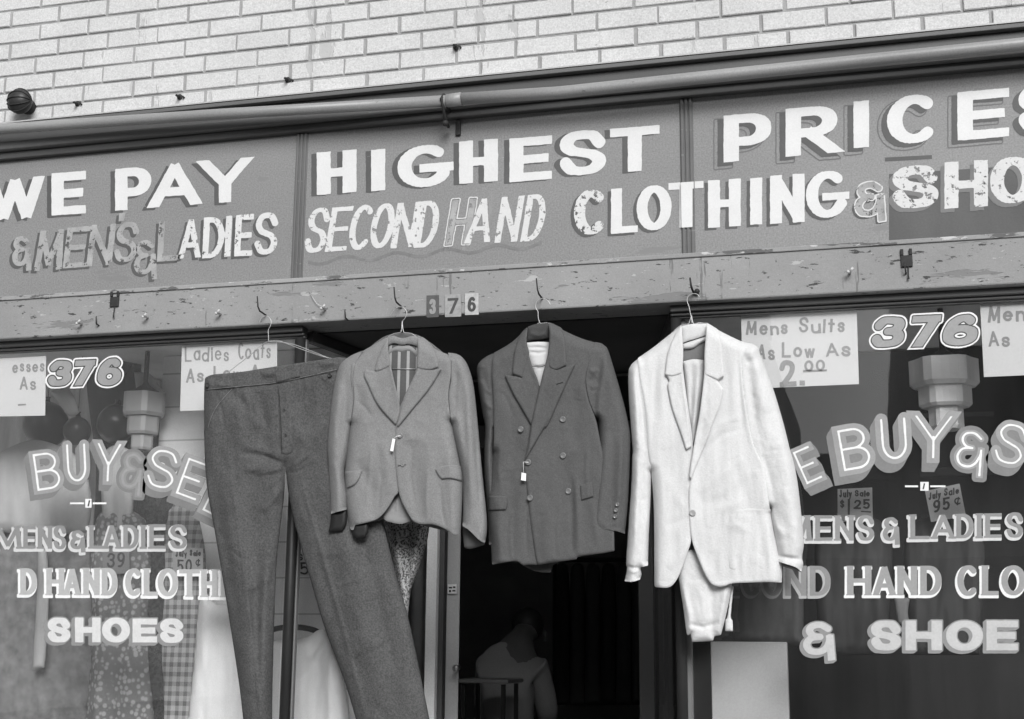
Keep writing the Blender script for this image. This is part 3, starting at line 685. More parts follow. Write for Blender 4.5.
word([('D', 20, 37.5, 568, 595), ('H', 46, 64.6, 567.6, 595.4), ('A', 63.5, 81, 567.6, 595.4), ('N', 83, 100, 567.6, 595.4), ('D', 101.5, 118, 567.8, 595.6), ('C', 125, 142.7, 568, 596), ('L', 143.5, 158, 568, 596), ('O', 157.5, 178.5, 568, 596.5), ('T', 179, 200, 569, 597), ('H', 201, 218, 569, 597.3), ('I', 220.5, 226.5, 569, 597.5), ('N', 230, 248, 569, 598)],
     6.2, 4.6, GY, hl(win_pale), gl_, serif=2, h=.45, rough=.15)
sh3 = lambda: [dict(name='letter_shadow', m=win_grey, dx=-2.5, dy=2, extrude=3, grow=1.2, up=.0005), dict(name='lettering', m=pg('window_paint_near_white', 0.6), up=.001)]
word([('S', 47, 71, 617.5, 642.5), ('H', 75, 100.6, 617.5, 642.3), ('O', 102, 130, 617.5, 642.5), ('E', 132.5, 157, 618.5, 642.5), ('S', 159.5, 184, 618.5, 643)], 8.5, 6, GY, sh3(), gl_, h=.5, rough=.2)
word([('M', 790, 812, 515, 541), ('E', 815, 832.6, 515, 541), ('N', 834.8, 854, 515, 541), ('S', 857, 875, 515, 541), ('&', 882.5, 901.5, 517, 541), ('L', 910, 930, 514, 539.5), ('A', 931.5, 955, 514, 539), ('D', 956, 974, 513.5, 538.5), ('I', 975.5, 983, 513, 538.5), ('E', 985, 1002, 513, 538), ('S', 1006, 1024, 512, 538)],
     5.4, 3.8, GY, hl(win_grey, 1, pg('window_paint_soft_white', .56)), gr_, serif=2.6, slope=-.01, h=.45, rough=.15)
word([('S', 706, 722, 566, 596), ('E', 726, 740, 566, 596), ('C', 742, 761, 566, 596), ('O', 762.7, 783, 566, 596)], 6, 4.4, GY, hl(win_dim, 1, win_grey), gr_, h=.45, rough=.15)
word([('N', 785, 807, 565.5, 596), ('D', 809.5, 831, 565.5, 596)], 6.2, 4.4, GY, hl(win_grey, 1, win_pale), gr_, h=.45, rough=.15)
word([('H', 846.8, 871.7, 565.5, 595.5), ('A', 873, 896, 565.5, 595.5), ('N', 897, 917.5, 565.5, 595.5), ('D', 920, 942, 565.5, 595.5), ('C', 957, 979, 565, 596), ('L', 981.5, 999, 565, 595.5), ('O', 1001, 1026, 565, 595.5)],
     7, 4.8, GY, hl(win_light), gr_, serif=1.5, h=.45, rough=.15)
word([('&', 803, 838, 622, 655)], 7.5, 6, GY, sh3()[:1] + [dict(name='lettering', m=pg('window_paint_off_white', .48), up=.001)], gr_, h=.5, rough=.2)
word([('S', 870, 902, 620.5, 650.5), ('H', 905.5, 942, 620.5, 650.3), ('O', 946, 983, 620.5, 650.8), ('E', 986.5, 1018, 620.5, 650.3)], 10.5, 6.8, GY, sh3()[:1] + [dict(name='lettering', m=pg('window_paint_off_white', .48), up=.001)], gr_, h=.5, rough=.2)
# foil strip of the window alarm: line, small square, line
for (g, y, xs) in ((gl_, 503.3, (70, 84, 85.3, 91.6, 92.8, 106.5)), (gr_, 486.3, (905, 918, 920.3, 928.7, 930.3, 945.5))):
    for (a, b, hh, mm) in ((xs[0], xs[1], .9, win_white), (xs[2], xs[3], 4.4, win_white), (xs[4], xs[5], .9, win_white)):
        part('alarm_foil', P([a, b, b, a], [y + hh, y + hh, y - hh, y - hh], GY - .001), [(0, 1, 2, 3)], mm, g)
    part('alarm_contact', P([xs[2] + 2.2, xs[2] + 3.6, xs[2] + 5, xs[2] + 3.4], [y + 3, y + 3, y - 3, y - 3], GY - .0015), [(0, 1, 2, 3)], win_dark, g)
# ------------------------------------------------------------------ hanging garments
def field(outline, T, r, folds=(), noise=(), sharp=()):
    poly = cr(outline, corner=48)
    def H(x, y):
        d = sdf(poly, x, y); rd = round_dist(poly, x, y, sharp) if sharp else d; h = T * prof(np.where((d >= 0) | ((rd > np.abs(d) + .3) & (d > -8)), rd, 0), r); k = np.clip(d / 4, 0, 1)
        for (pts, w, amp) in folds: h = h + k * amp * seg_field(x, y, pts, w)
        for (sx, sy, amp, sd) in noise: h = h + k * amp * vnoise(x, y, sx, sy, sd)
        return h
    return H
def on(H, add): return lambda x, y: H(x, y) + add
def button(x, y, H, Y0, m, par, r=2.6, add=.006):
    d = float(np.asarray(H(np.array([float(x)]), np.array([float(y)])))[0]) + add
    p = P(x, y, Y0 - d); q = r / 285; b = MB()
    b.lathe(p, [(q, -.002), (q, .0018), (q * .86, .0026), (q * .6, .0014)], (0, -1, 0), 14)
    b.build('button', m, par, smooth=True)
def wire(pts, Y, r=.0013):
    m = MB(); c = cr(pts, 6, 179, closed=False); m.tube(P(c[:, 0], c[:, 1], Y), r, 8); return m
def seam(name, pts, H, Y0, m, par, add=.004, r=.0012, n=5):
    c = cr(pts, n, 179, closed=False); d = np.asarray(H(c[:, 0], c[:, 1])) + add
    b = MB(); b.tube(P(c[:, 0], c[:, 1], Y0 - d), r, 5); b.build(name, m, par, smooth=True)
def tagcard(str_pts, quad, H, Y0, par_thing_label, add=.012):
    h = lambda x, y: float(np.asarray(H(np.array([float(x)]), np.array([float(y)])))[0])
    c = quad[0]; d = Y0 - h(*c) - add; o = thing('price_tag', P(*c, d), par_thing_label, 'price tag', 'price tags on the jackets')
    A = P([q[0] for q in quad], [q[1] for q in quad], d); part('card', np.vstack([A, A + [0, .0012, 0]]), [(0, 1, 2, 3), (7, 6, 5, 4), (0, 4, 5, 1), (1, 5, 6, 2), (2, 6, 7, 3), (3, 7, 4, 0)], mat('tag_card', .85, .7, .05), o)
    m = MB(); m.tube(P([q[0] for q in str_pts], [q[1] for q in str_pts], d - .001), .0014, 6); m.build('string', mat('tag_string', .75, .8, .05), o, smooth=True)

def wool(name, g, **k): return mat(name, g, .95, .07, 7, .22, 230, .6, 260, .0016, .08, **k)
grey_wool = wool('grey_wool', 0.215); dark_wool = wool('dark_wool', 0.098); dark_wool_in = wool('dark_wool_inside', 0.06); trouser_wool = mat('dark_trouser_wool', .086, .95, .14, 9, .42, 165, .8, 190, .0022, .08)
linen = mat('white_linen', 0.6, .85, .05, 9, .08, 190, .5, 180, .002, .12)
lining_shade = mat('dark_lining_and_shade', 0.012, .6, .2, 12, .1, spec=.4)
lining_grey = mat('grey_striped_lining', 0.12, .6, .1, 12, .1)
seam_grey = mat('grey_seam_and_crease', 0.09, .9); seam_dark = mat('dark_seam_thread', 0.025, .9); seam_white = mat('white_seam_thread', 0.4, .9)

# --- nails the hangers hang on
def hook_nail(x, y, lab, bent=False):
    p = P(x, y, -.035); m = MB()
    if bent: m.tube([p + [0, .02, 0], p + [0, -.045, .002], p + [-.002, -.062, .012], p + [-.005, -.064, .04]], [.0042, .0042, .0038, .0028], 8); m.sphere(p + [.012, -.012, .004], .010, 10, 8)
    else: m.tube([p + [0, .02, 0], p + [0, -.055, .004], p + [-.002, -.068, .018], p + [-.006, -.07, .058]], [.0032, .0032, .0028, .0022], 8)
    tag(m.build('hook_nail', iron, smooth=True), lab, 'nail', 'bent nails holding the hangers')
hook_nail(266, 315.5, 'bent nail in the beam holding the trouser hanger'); hook_nail(401.5, 307, 'bent nail in the beam holding the grey jacket hanger')
hook_nail(542.5, 299, 'bent nail in the beam holding the dark jacket hanger'); hook_nail(694, 293.5, 'bent nail in the beam holding the white suit hanger', True)

def hanger(loc, lab, pieces, Y, cat='hanger'):
    o = thing('wire_hanger', P(*loc, Y), lab, cat, 'wire hangers on the beam nails')
    for nm, pts in pieces: wire(pts, Y).build(nm, wire_m, o, smooth=True)
    return o

# ---------------- big dark trousers
YT = -.072
c1, c8 = crop(190, 280, 4.494), crop(190, 430, 2.7625)
tr = thing('hanging_trousers', P(270, 440, YT), 'very wide dark wool trousers hung from a wire hanger at the left', 'trousers')
out = c1([(66, 452), (75, 436), (110, 424)]) + [(240, 372), (275, 366.5)] + c1([(440, 382)]) + [(305, 362), (325, 359.2), (335, 357.5), (346, 357.8), (352, 361), (356, 390), (365, 440), (374, 485), (383, 522), (396, 573.5), (408, 616), (422.5, 684.5), (430, 722), (436, 752), (400, 757), (366, 758)] + \
      [(356, 720), (345.6, 685), (325.7, 631), (311, 582), (298.6, 538.6), (289.5, 500), (285.3, 466), (284.6, 466), (284.2, 495), (277.5, 553), (275, 600), (272.5, 685), (272, 752), (252, 756), (247, 752)] + c8([(136, 705), (100, 470), (70, 290), (46, 150), (39, 20)]) + [(204.2, 425), (204, 400)]
tf = [(c1([(180, 490), (250, 560), (320, 640)]), 5, -0.0120), (c1([(225, 500), (300, 620), (350, 719)]), 5, 0.0105), ([(240, 452), (262, 456), (280, 464)], 4, -0.0120), ([(245, 470), (265, 468), (281, 466)], 4, 0.0120),
      ([(300, 440), (293, 455), (286, 468)], 4, -0.0090), ([(325, 420), (305, 450), (290, 470)], 5, 0.0090), ([(262, 512), (272, 500), (281, 488)], 4, 0.0090), ([(258, 545), (256, 600), (258, 690)], 5, -0.0105), ([(268, 560), (263, 620), (262, 720)], 5, 0.0150),
      ([(226, 470), (236, 540), (250, 640), (258, 740)], 11, 0.0180), ([(212, 470), (228, 560), (240, 640)], 6, -0.0120), ([(330, 470), (350, 560), (375, 680), (385, 750)], 15, 0.0195), ([(300, 520), (325, 590), (350, 670)], 7, -0.0075), ([(345, 480), (372, 580), (398, 690)], 7, -0.0090),
      ([(206, 428), (212, 412), (228, 390)], 3, 0.0060), ([(228, 400), (240, 430), (243, 460)], 8, 0.0090), ([(258, 392), (264, 420), (266, 452)], 5, -0.0090), ([(215, 383), (222, 386), (232, 384)], 3, 0.0090), ([(320, 366), (328, 363), (336, 362)], 3, 0.0090),
      ([(262, 375), (276, 372)], 4, 0.0105), ([(325, 380), (310, 400), (300, 430)], 8, -0.0120)]
tf += [([(262, 455), (274, 459), (283, 464)], 1.6, -0.0054), ([(256, 474), (270, 472), (283, 468)], 1.8, 0.0054), ([(287, 468), (300, 461), (312, 452)], 1.8, 0.0054), ([(288, 474), (302, 470), (316, 462)], 1.6, -0.0054), ([(266, 490), (274, 482), (283, 474)], 1.5, 0.0041),
       ([(216, 392), (222, 410), (224, 430)], 1.8, -0.0054), ([(236, 386), (238, 402), (237, 420)], 1.6, 0.0047), ([(252, 383), (250, 398), (254, 415)], 1.5, -0.0047), ([(300, 372), (303, 390), (300, 408)], 1.8, -0.0054), ([(316, 370), (314, 388), (318, 402)], 1.6, 0.0047),
       ([(228, 548), (240, 558), (250, 560)], 2., -0.0034), ([(240, 590), (254, 588), (268, 578)], 2.2, 0.0041), ([(316, 556), (330, 560), (340, 557)], 2.2, -0.0034), ([(336, 586), (356, 580), (372, 566)], 2.4, 0.0041), ([(250, 668), (260, 664), (270, 656)], 2, -0.0027), ([(352, 660), (372, 652), (394, 640)], 2.4, -0.0034),
       ([(298, 470), (318, 540), (346, 640), (366, 720)], 2.2, 0.0054), ([(228, 450), (240, 540), (254, 650), (262, 730)], 2., 0.0054)]
tn = [(40, 70, .007, 1), (12, 24, .0042, 2), (5, 6, .0010, 4)]
sT = [[(204, 384), (215, 374), (240, 372), (275, 366.5), (305, 362), (346, 357.8)], [(366, 758), (400, 757), (436, 752)], [(247, 752), (252, 756), (272, 752)]]
HT = field(out, .032, 13, tf, tn, sT)
o = cloth('trouser_cloth', out, trouser_wool, tr, YT, .032, 13, tf, tn, back=.018, h=1.4, sharp=sT)
band = c1([(66, 452), (75, 436), (110, 424)]) + [(240, 372), (275, 366.5)] + c1([(440, 382)]) + [(305, 362), (325, 359.2), (335, 357.5), (346, 357.8), (350, 364)] + c1([(660, 410), (520, 440), (450, 456), (380, 468), (200, 487), (72, 498)])
cloth('waistband', band, trouser_wool, tr, YT, 0, 5, base=on(HT, .000), edge_t=.004, edge_r=2, h=1.1)
cloth('waistband_tab', [(274.5, 366.8), (300, 362.7), (300.5, 377), (276, 383)], trouser_wool, tr, YT, 0, 5, base=on(HT, .006), edge_t=.004, edge_r=1.8, h=1.)
fly = [(277.5, 385), (290, 381), (291.5, 420), (293, 452), (287, 454.5), (281, 453.5), (279.5, 430)]
cloth('fly', fly, trouser_wool, tr, YT, 0, 5, base=HT, edge_t=.0035, edge_r=2, h=1.)
seam('stitching', c1([(190, 487), (130, 555), (98, 610), (80, 665)]), HT, YT, mat('pale_stitch', 0.2, .9), tr, .001, .0011)
seam('stitching', c1([(72, 492), (200, 480), (380, 462), (520, 434), (660, 402)]), HT, YT, mat('pale_stitch', 0.2, .9), tr, .0042, .0010)
seam('stitching', [(279, 392), (281, 425), (282, 450)], HT, YT, seam_dark, tr, .0036, .0013)
bmat = mat('dark_button', .03, .3, .2, 60, .1, spec=.6)
button(*c1([(80, 472)])[0], HT, YT, bmat, tr, 2.8); button(*c1([(628, 428)])[0], HT, YT, bmat, tr, 2.4)
for q in ((284, 410), (285.5, 435)): button(*q, HT, YT, bmat, tr, 1.6, .003)
hanger((268, 330), 'wide wire hanger whose arms hold the dark trousers waistband', [('hook', c1([(313, 190), (320, 172), (338, 162), (355, 168), (365, 185), (362, 205), (352, 225), (353, 255), (353, 276)])),
       ('arm', c1([(353, 276), (325, 290), (260, 345), (175, 412), (150, 440)])), ('arm', c1([(353, 276), (392, 272), (440, 288), (520, 318), (600, 345), (640, 352)])), ('arm', c1([(353, 276), (450, 285), (560, 325), (620, 350)]))], -.085)

# ---------------- grey single-breasted jacket
YG = -.118
c2, c3 = crop(320, 280, 4.494), crop(320, 400, 4.494)
gj = thing('hanging_jacket', P(405, 430, YG), 'mid grey single-breasted jacket with peaked lapels hung over the trousers', 'jacket')
bodyG = [(387, 336), (364.5, 350), (352, 357), (350.5, 378), (353, 398), (350, 425), (346.7, 453), (344.5, 480), (346, 505), (351, 530), (368, 524), (400, 520), (433, 527), (455, 536), (461, 533), (462.8, 480), (460, 464), (451.3, 422), (448.6, 396), (451.5, 373), (451, 354), (435.7, 347.5), (418, 335.6), (403, 333)]
fG = [([(365, 375), (368, 420), (366, 470)], 8, 0.0075), ([(358, 460), (372, 490), (374, 520)], 6, -0.0075), ([(410, 440), (414, 470), (418, 520)], 8, -0.0075), ([(430, 440), (428, 480), (432, 525)], 7, 0.0075), ([(447, 450), (452, 500), (455, 530)], 5, 0.0063),
      ([(440, 370), (430, 395), (420, 420)], 7, -0.0050), ([(382, 440), (388, 470), (390, 495)], 5, 0.0063), ([(357, 385), (362, 405), (372, 420)], 5, -0.0050), ([(404, 432), (425, 440), (445, 436)], 7, 0.0050)]
fG += [([(356, 400), (366, 408), (372, 418)], 1.6, -.003), ([(446, 402), (438, 410), (434, 420)], 1.6, -.003), ([(412, 445), (410, 475), (414, 505)], 2.2, -.004), ([(428, 470), (426, 500), (428, 522)], 2., .004), ([(440, 485), (442, 510), (446, 528)], 1.8, -.004), ([(372, 440), (370, 470), (366, 505)], 2.2, .004), ([(382, 470), (380, 490), (378, 512)], 1.8, -.003)]
nG = [(24, 46, .004, 5), (8, 14, .0012, 6), (4, 4, .0006, 9)]
sG = [[(349, 527), (351, 530), (368, 524), (400, 520), (433, 527), (455, 536), (461, 533)], [(352, 357), (350.5, 378), (353, 398), (350, 425)], [(451.3, 422), (448.6, 396), (451.5, 373), (451, 354)], [(387, 336), (403, 333), (418, 335.6)]]
HG = field(bodyG, .036, 11, fG, nG, sG)
cloth('back_panel', [(388, 335), (365, 351), (353, 360), (353, 398), (349, 453), (347, 500), (355, 522), (378, 521), (388, 516), (404, 520.5), (425, 526), (450, 532), (459, 520), (459, 464), (450, 420), (450, 358), (418, 335)], lining_grey, gj, YG + .004, 0, 5, back=.03, h=1.6)
lin = c2([(303, 285), (440, 285), (440, 420), (380, 560), (356, 590), (330, 470), (303, 360)])
cloth('lining', lin, mat('striped_lining', 0.13, .6, .1, 12, .1, pattern='stripes'), gj, YG - .005, .004, 4, h=1.1)
cloth('hem_lining', [(384, 514), (399, 490), (406, 508), (411, 521), (400, 524), (386, 521)], mat('pale_grey_lining', 0.26, .8, .1), gj, YG - .004, .005, 5, [([(397, 492), (397, 512)], 1.2, .004)], h=1.)
cloth('back_collar', c2([(303, 258), (330, 250), (370, 262), (410, 252), (441, 254), (443, 300), (400, 287), (370, 292), (330, 284), (302, 296)]), grey_wool, gj, YG - .016, .005, 5, h=1.)
cloth('neck_fold', c2([(303, 320), (335, 300), (370, 292), (410, 298), (442, 325), (440, 350), (400, 320), (370, 325), (330, 322), (304, 342)]), mat('pale_grey_lining', 0.26, .8, .1), gj, YG - .008, .006, 4, h=1.)
sl = [(364.5, 350), (352, 355), (341, 363.5), (335.6, 378), (331.2, 403), (329, 425), (327.5, 450), (330, 490), (331, 514), (339, 511.5), (347, 509.5), (347.2, 495), (344.4, 473), (347.7, 453), (351, 425), (354.5, 398), (353, 378), (356, 362)]
cloth('sleeve', sl, grey_wool, gj, YG + .001, .036, 8, [([(341, 385), (336, 420), (336, 470)], 3.5, .006), ([(347, 380), (345, 420), (340, 450)], 3, -.005), ([(333, 460), (338, 480), (338, 508)], 3.5, .005)], [(10, 30, .004, 3), (5, 5, .0008, 2)], back=.03, h=1.15, sharp=[[(331, 514), (339, 511.5), (347, 509.5)], [(364.5, 350), (356, 362), (353, 378), (354.5, 398), (351, 425)]])
cloth('cuff_opening', c3([(50, 505), (120, 488), (122, 515), (118, 560), (100, 592), (60, 594), (36, 592), (45, 560)]), lining_shade, gj, YG - .008, .012, 5, back=.01, h=1.)  # near-black sheet over the sleeve opening; the shade inside is put into its colour
sr = [(448, 352.5), (457, 354), (463, 358), (468.5, 367), (473.5, 385), (477, 415), (482, 470), (487, 522), (485, 543), (479, 540), (470, 531), (462.4, 526), (463, 500), (462, 478), (459, 460), (451.5, 424), (449, 396), (451.5, 374)]
cloth('sleeve', sr, grey_wool, gj, YG - .005, .038, 8, [([(463, 368), (467, 400), (470, 460), (473, 528)], 3.5, .008), ([(474, 400), (478, 470), (481, 530)], 2.2, -.008), ([(456, 380), (458, 420), (465, 470)], 4, .005), ([(457, 372), (455, 395), (458, 415)], 3, -.006)], [(10, 30, .004, 8), (5, 5, .0008, 2)], back=.03, h=1.15, sharp=[[(485, 543), (479, 540), (470, 531), (462.4, 526)], [(448, 352.5), (451.5, 374), (449, 396), (451.5, 424)]])
cloth('cuff_opening', [(462.6, 524), (471, 529), (481, 539), (485.5, 541), (484, 545), (470, 549), (464, 547), (463, 535)], mat('grey_cuff_inside', .085, .8, .1), gj, YG + .012, .010, 5, back=.01, h=1.)
cloth('front_panel', [(387, 337), (364.5, 350), (352, 357), (350.5, 378), (353, 398), (350, 425), (346.7, 453), (344.5, 480), (346, 503), (349.5, 527)] + c3([(150, 585), (158, 562), (215, 550), (262, 531), (300, 492), (335, 435), (354, 400)]) + [(397.5, 460), (397, 430), (400, 408), (393, 380), (388.5, 355)], grey_wool, gj, YG, 0, 5, base=HG, edge_t=.004, edge_r=2.2, h=1.15)
cloth('turned_hem', c3([(158, 560), (215, 550), (217, 590), (205, 620), (165, 628), (143, 605), (148, 580)]), lining_shade, gj, YG - .018, .012, 4, h=1.)
pr = c2([(441, 253), (520, 311), (588, 338), (592, 418), (577, 520)]) + c3([(592, 100), (630, 290), (641, 360), (634, 560), (630, 603), (600, 606), (560, 578), (510, 560), (450, 557), (415, 540), (390, 500), (365, 450), (352, 400), (343, 330), (336, 230), (341, 120)]) + c2([(357, 575), (395, 500), (434, 400), (440, 300)])
cloth('front_panel', pr, grey_wool, gj, YG, 0, 5, base=on(HG, .007), edge_t=.004, edge_r=2.2, h=1.15)
cloth('lapel', c2([(306, 330), (262, 372), (248, 409), (203, 400), (196, 425), (215, 470), (262, 565), (338, 650), (346, 640), (360, 575), (334, 455)]), grey_wool, gj, YG, 0, 4, base=on(HG, 0.011), edge_t=.0055, edge_r=1.8, folds=[(c2([(312, 345), (340, 455), (362, 570)]), 3, .005)], h=1.)
cloth('lapel', c2([(437, 330), (436, 400), (376, 530), (345, 655), (352, 658), (420, 575), (490, 490), (549, 395), (492, 403), (462, 370)]), grey_wool, gj, YG, 0, 4, base=on(HG, 0.018), edge_t=.0055, edge_r=1.8, folds=[(c2([(436, 345), (430, 420), (372, 540)]), 3, .005)], h=1.)
cloth('collar', c2([(306, 255), (284, 290), (256, 360), (244, 408), (262, 411), (306, 392), (316, 380), (309, 330)]), grey_wool, gj, YG, 0, 4, base=on(HG, 0.015), edge_t=.0055, edge_r=1.8, h=1.)
cloth('collar', c2([(440, 250), (470, 262), (508, 300), (524, 335), (534, 392), (492, 405), (440, 398), (434, 380), (438, 320)]), grey_wool, gj, YG, 0, 4, base=on(HG, 0.022), edge_t=.0055, edge_r=1.8, h=1.)
cloth('pocket_flap', c3([(110, 322), (192, 312), (178, 350), (155, 382), (118, 398)]), grey_wool, gj, YG, 0, 4, base=on(HG, 0.007), edge_t=.006, edge_r=1.6, h=.9)
cloth('pocket_flap', c3([(517, 312), (545, 297), (600, 290), (634, 298), (640, 366), (590, 354), (546, 356), (530, 338)]), grey_wool, gj, YG, 0, 4, base=on(HG, 0.014), edge_t=.006, edge_r=1.6, h=.9)
cloth('breast_pocket', c2([(436, 566), (505, 552), (572, 543), (575, 562), (508, 574), (440, 584)]), grey_wool, gj, YG, 0, 4, base=on(HG, .007), edge_t=.003, edge_r=1.5, h=.9)
HG2 = on(HG, .008)
seam('armhole_seam_shade', [(356, 361), (353, 378), (354, 398), (350.5, 425)], HG, YG, seam_grey, gj, .0035, .0011); seam('armhole_seam_shade', [(451, 356), (451, 374), (448.8, 396), (451.4, 422), (456, 446), (460, 466)], HG, YG, seam_grey, gj, .0095, .0012)  # dark tubes along the seams paint in the shade of the sleeve creases
gb = mat('grey_horn_button', 0.2, .3, .2, 60, .1, spec=.6)
button(*c3([(360, 160)])[0], HG2, YG, gb, gj, 2.7); button(*c3([(372, 293)])[0], HG2, YG, gb, gj, 1.6, .004)
seam('buttonhole', c3([(350, 296), (386, 290)]), HG2, YG, seam_grey, gj, .004, .0016)
seam('dart', c2([(205, 480)]) + [(362, 420), (358, 470)], HG, YG, seam_grey, gj, -.0002, .0008); seam('dart', [(446, 410), (441, 440), (438, 470)], HG2, YG, seam_grey, gj, -.0008, .0008)
tagcard(c3([(362, 160), (345, 163), (333, 172)]), c3([(315, 228), (329, 231), (338, 176), (326, 172)]), HG, YG, 'narrow white price tag tied to the grey jacket button', .022)
hanger((402, 335), 'wire hanger whose hook rises above the grey jacket collar', [('hook', c2([(317, 158), (335, 132), (358, 120), (380, 128), (390, 148), (382, 172), (372, 185), (369, 215), (362, 232)])),
       ('arm', c2([(369, 185), (366, 226), (360, 236), (335, 240), (312, 252), (290, 275)])), ('arm', c2([(369, 185), (374, 226), (380, 236), (410, 240), (436, 258), (455, 272)])), ('crossbar', c2([(306, 400), (436, 400)]))], YG - .012)

# ---------------- dark double-breasted jacket
YD = -.075
c4, c5 = crop(470, 280, 4.794), crop(470, 420, 4.494)
dj = thing('hanging_jacket', P(550, 450, YD), 'dark double-breasted jacket with a white tag hung between grey jacket and white suit', 'jacket')
bodyD = c4([(275, 225), (200, 298), (112, 350)]) + [(492, 372), (493.4, 397), (494, 429), (493, 453), (489.6, 487), (487.8, 496), (489, 520), (491, 545), (492, 564.8), (520, 566), (538, 566), (560, 562), (580, 557.5), (600, 554), (614, 551), (616, 500), (603, 450), (596, 420), (588, 397), (586, 378), (590, 363), (597.5, 343)] + c4([(530, 278), (447, 240), (380, 200), (330, 212)])
fD = [([(500, 380), (506, 430), (502, 480)], 8, .006), ([(510, 470), (512, 520), (508, 560)], 6, -.007), ([(500, 500), (500, 540), (500, 562)], 5, .006), ([(575, 470), (578, 520), (578, 556)], 3.5, .007), ([(572, 480), (572, 520), (572, 556)], 3, -.006), ([(545, 500), (548, 540), (552, 562)], 8, .006),
      ([(580, 390), (575, 420), (574, 450)], 6, -.006), ([(588, 372), (582, 386), (578, 400)], 4, .006), ([(560, 440), (565, 480), (564, 520)], 8, -.004), ([(592, 500), (596, 530), (598, 552)], 4, .005), ([(515, 400), (525, 430), (526, 450)], 7, .004)]
fD += [([(502, 392), (508, 402), (512, 415)], 1.8, -.003), ([(500, 440), (498, 470), (502, 492)], 2., .0035), ([(512, 510), (510, 535), (512, 558)], 1.8, .004), ([(528, 500), (526, 530), (528, 560)], 1.8, -.0035), ([(556, 505), (554, 530), (556, 558)], 2., -.0035), ([(588, 440), (586, 470), (588, 500)], 1.8, .0035), ([(590, 378), (584, 384), (580, 392)], 1.4, -.003)]
nD = [(24, 46, .005, 15), (8, 14, .0016, 16), (4, 4, .0006, 9)]
sD = [[(492, 352), (492, 372), (493.4, 397), (494, 429), (493, 453)], [(597.5, 343), (590, 363), (586, 378), (588, 397), (596, 420), (603, 450), (616, 500), (614, 551)], [(492, 564.8), (520, 566), (538, 566), (560, 562), (580, 557.5), (600, 554), (614, 551)], c4([(275, 225), (330, 212), (380, 200)])]
HD = field(bodyD, .036, 11, fD, nD, sD)
cloth('back_panel', c4([(278, 228), (205, 300), (120, 352)]) + [(495, 375), (496, 430), (492, 496), (494, 545), (496, 560)] + c5([(235, 640), (240, 656), (300, 682), (365, 686), (369, 655)]) + [(578, 552), (610, 548), (612, 500), (595, 420), (588, 380), (595, 346)] + c4([(530, 284), (440, 245), (375, 203), (320, 212)]), dark_wool_in, dj, YD + .004, .004, 5, back=.03, h=1.5)
cloth('back_collar', c4([(276, 224), (310, 212), (345, 208), (376, 204), (382, 240), (380, 278), (340, 285), (300, 288), (268, 298), (270, 260)]), mat('dark_collar_felt', .055, .95, .2, 14, .2, 250, .5, 60, .004), dj, YD - .012, .008, 5, [(c4([(285, 255), (330, 268), (375, 250)]), 2, .004)], h=1.)
cloth('shirt_front', c4([(270, 300), (330, 296), (379, 298), (382, 330), (374, 400), (352, 470), (334, 520), (318, 480), (295, 410), (276, 350)]), mat('white_shirt_cloth', 0.6, .8, .05, 12, .06), dj, YD - .008, .008, 6, [(c4([(274, 325), (320, 322), (374, 328)]), 1.6, -.006), (c4([(278, 345), (330, 350), (374, 340)]), 1.6, -.005), (c4([(296, 414), (330, 418), (366, 410)]), 1.2, -.009)], h=.9)
seam('shirt_seam', c4([(294, 412), (330, 418), (366, 408)]), lambda x, y: 0 * x, YD - .018, seam_dark, dj, 0, .0013)
sld = c4([(112, 350), (70, 372), (42, 398), (33, 430), (40, 520), (60, 640), (72, 719)]) + [(484, 467), (488, 520), (489, 545), (496, 543), (496, 500), (494, 455), (495.5, 430), (495, 397), (495, 372)]
cloth('sleeve', sld, dark_wool, dj, YD + .016, .036, 7, [(c4([(60, 420), (70, 500), (90, 560)]), 3, -.006), (c4([(50, 480), (80, 530), (110, 545)]), 2.5, .006), (c4([(70, 580), (95, 610), (112, 612)]), 2.5, .005)], [(8, 14, .004, 13)], back=.02, h=1.1, sharp=[[(493.5, 353), (495, 372), (495, 397), (495.5, 430)], [(488, 545), (496, 543)]])
srd = c4([(598, 297), (625, 302), (645, 314), (662, 335), (692, 430), (740, 600), (765, 719)]) + c5([(720, 100), (718, 200), (712, 340), (704, 440), (696, 512), (660, 500), (600, 491), (531, 478), (540, 410), (553, 320), (566, 220), (575, 120), (577, 20)]) + c4([(604, 660), (570, 570), (556, 490), (562, 430), (580, 370)])
cloth('sleeve', srd, dark_wool, dj, YD - .009, .040, 10, [(c4([(655, 345), (640, 440), (622, 560), (612, 690)]), 3, .008), (c4([(640, 340), (612, 440), (600, 540)]), 5, -.008), (c4([(570, 430), (590, 440), (612, 425)]), 2.5, .006), (c4([(562, 480), (585, 480), (605, 465)]), 2.5, -.005), (c4([(580, 520), (596, 512), (612, 500)]), 2.5, .005), (c5([(620, 60), (600, 250), (575, 470)]), 6, .006), (c5([(680, 60), (672, 250), (660, 480)]), 5, .006), (c5([(650, 40), (640, 250), (630, 470)]), 5, -.004), (c5([(700, 60), (690, 300), (675, 490)]), 2.5, -.005)], [(14, 40, .004, 14), (5, 5, .0008, 12)], back=.03, h=1.1, sharp=[c4([(598, 297), (580, 370), (562, 430), (556, 490), (570, 570), (604, 660)]), c5([(696, 512), (660, 500), (600, 491), (531, 478)])])
sd_ = mat('dark_horn_button', 0.15, .22, .2, 60, .1, spec=.7)
Hs = lambda x, y: 0 * x + .040
for q in ((662, 380), (656, 406), (652, 434)): button(*c5([q])[0], Hs, YD - .009, sd_, dj, 1.9, .006)
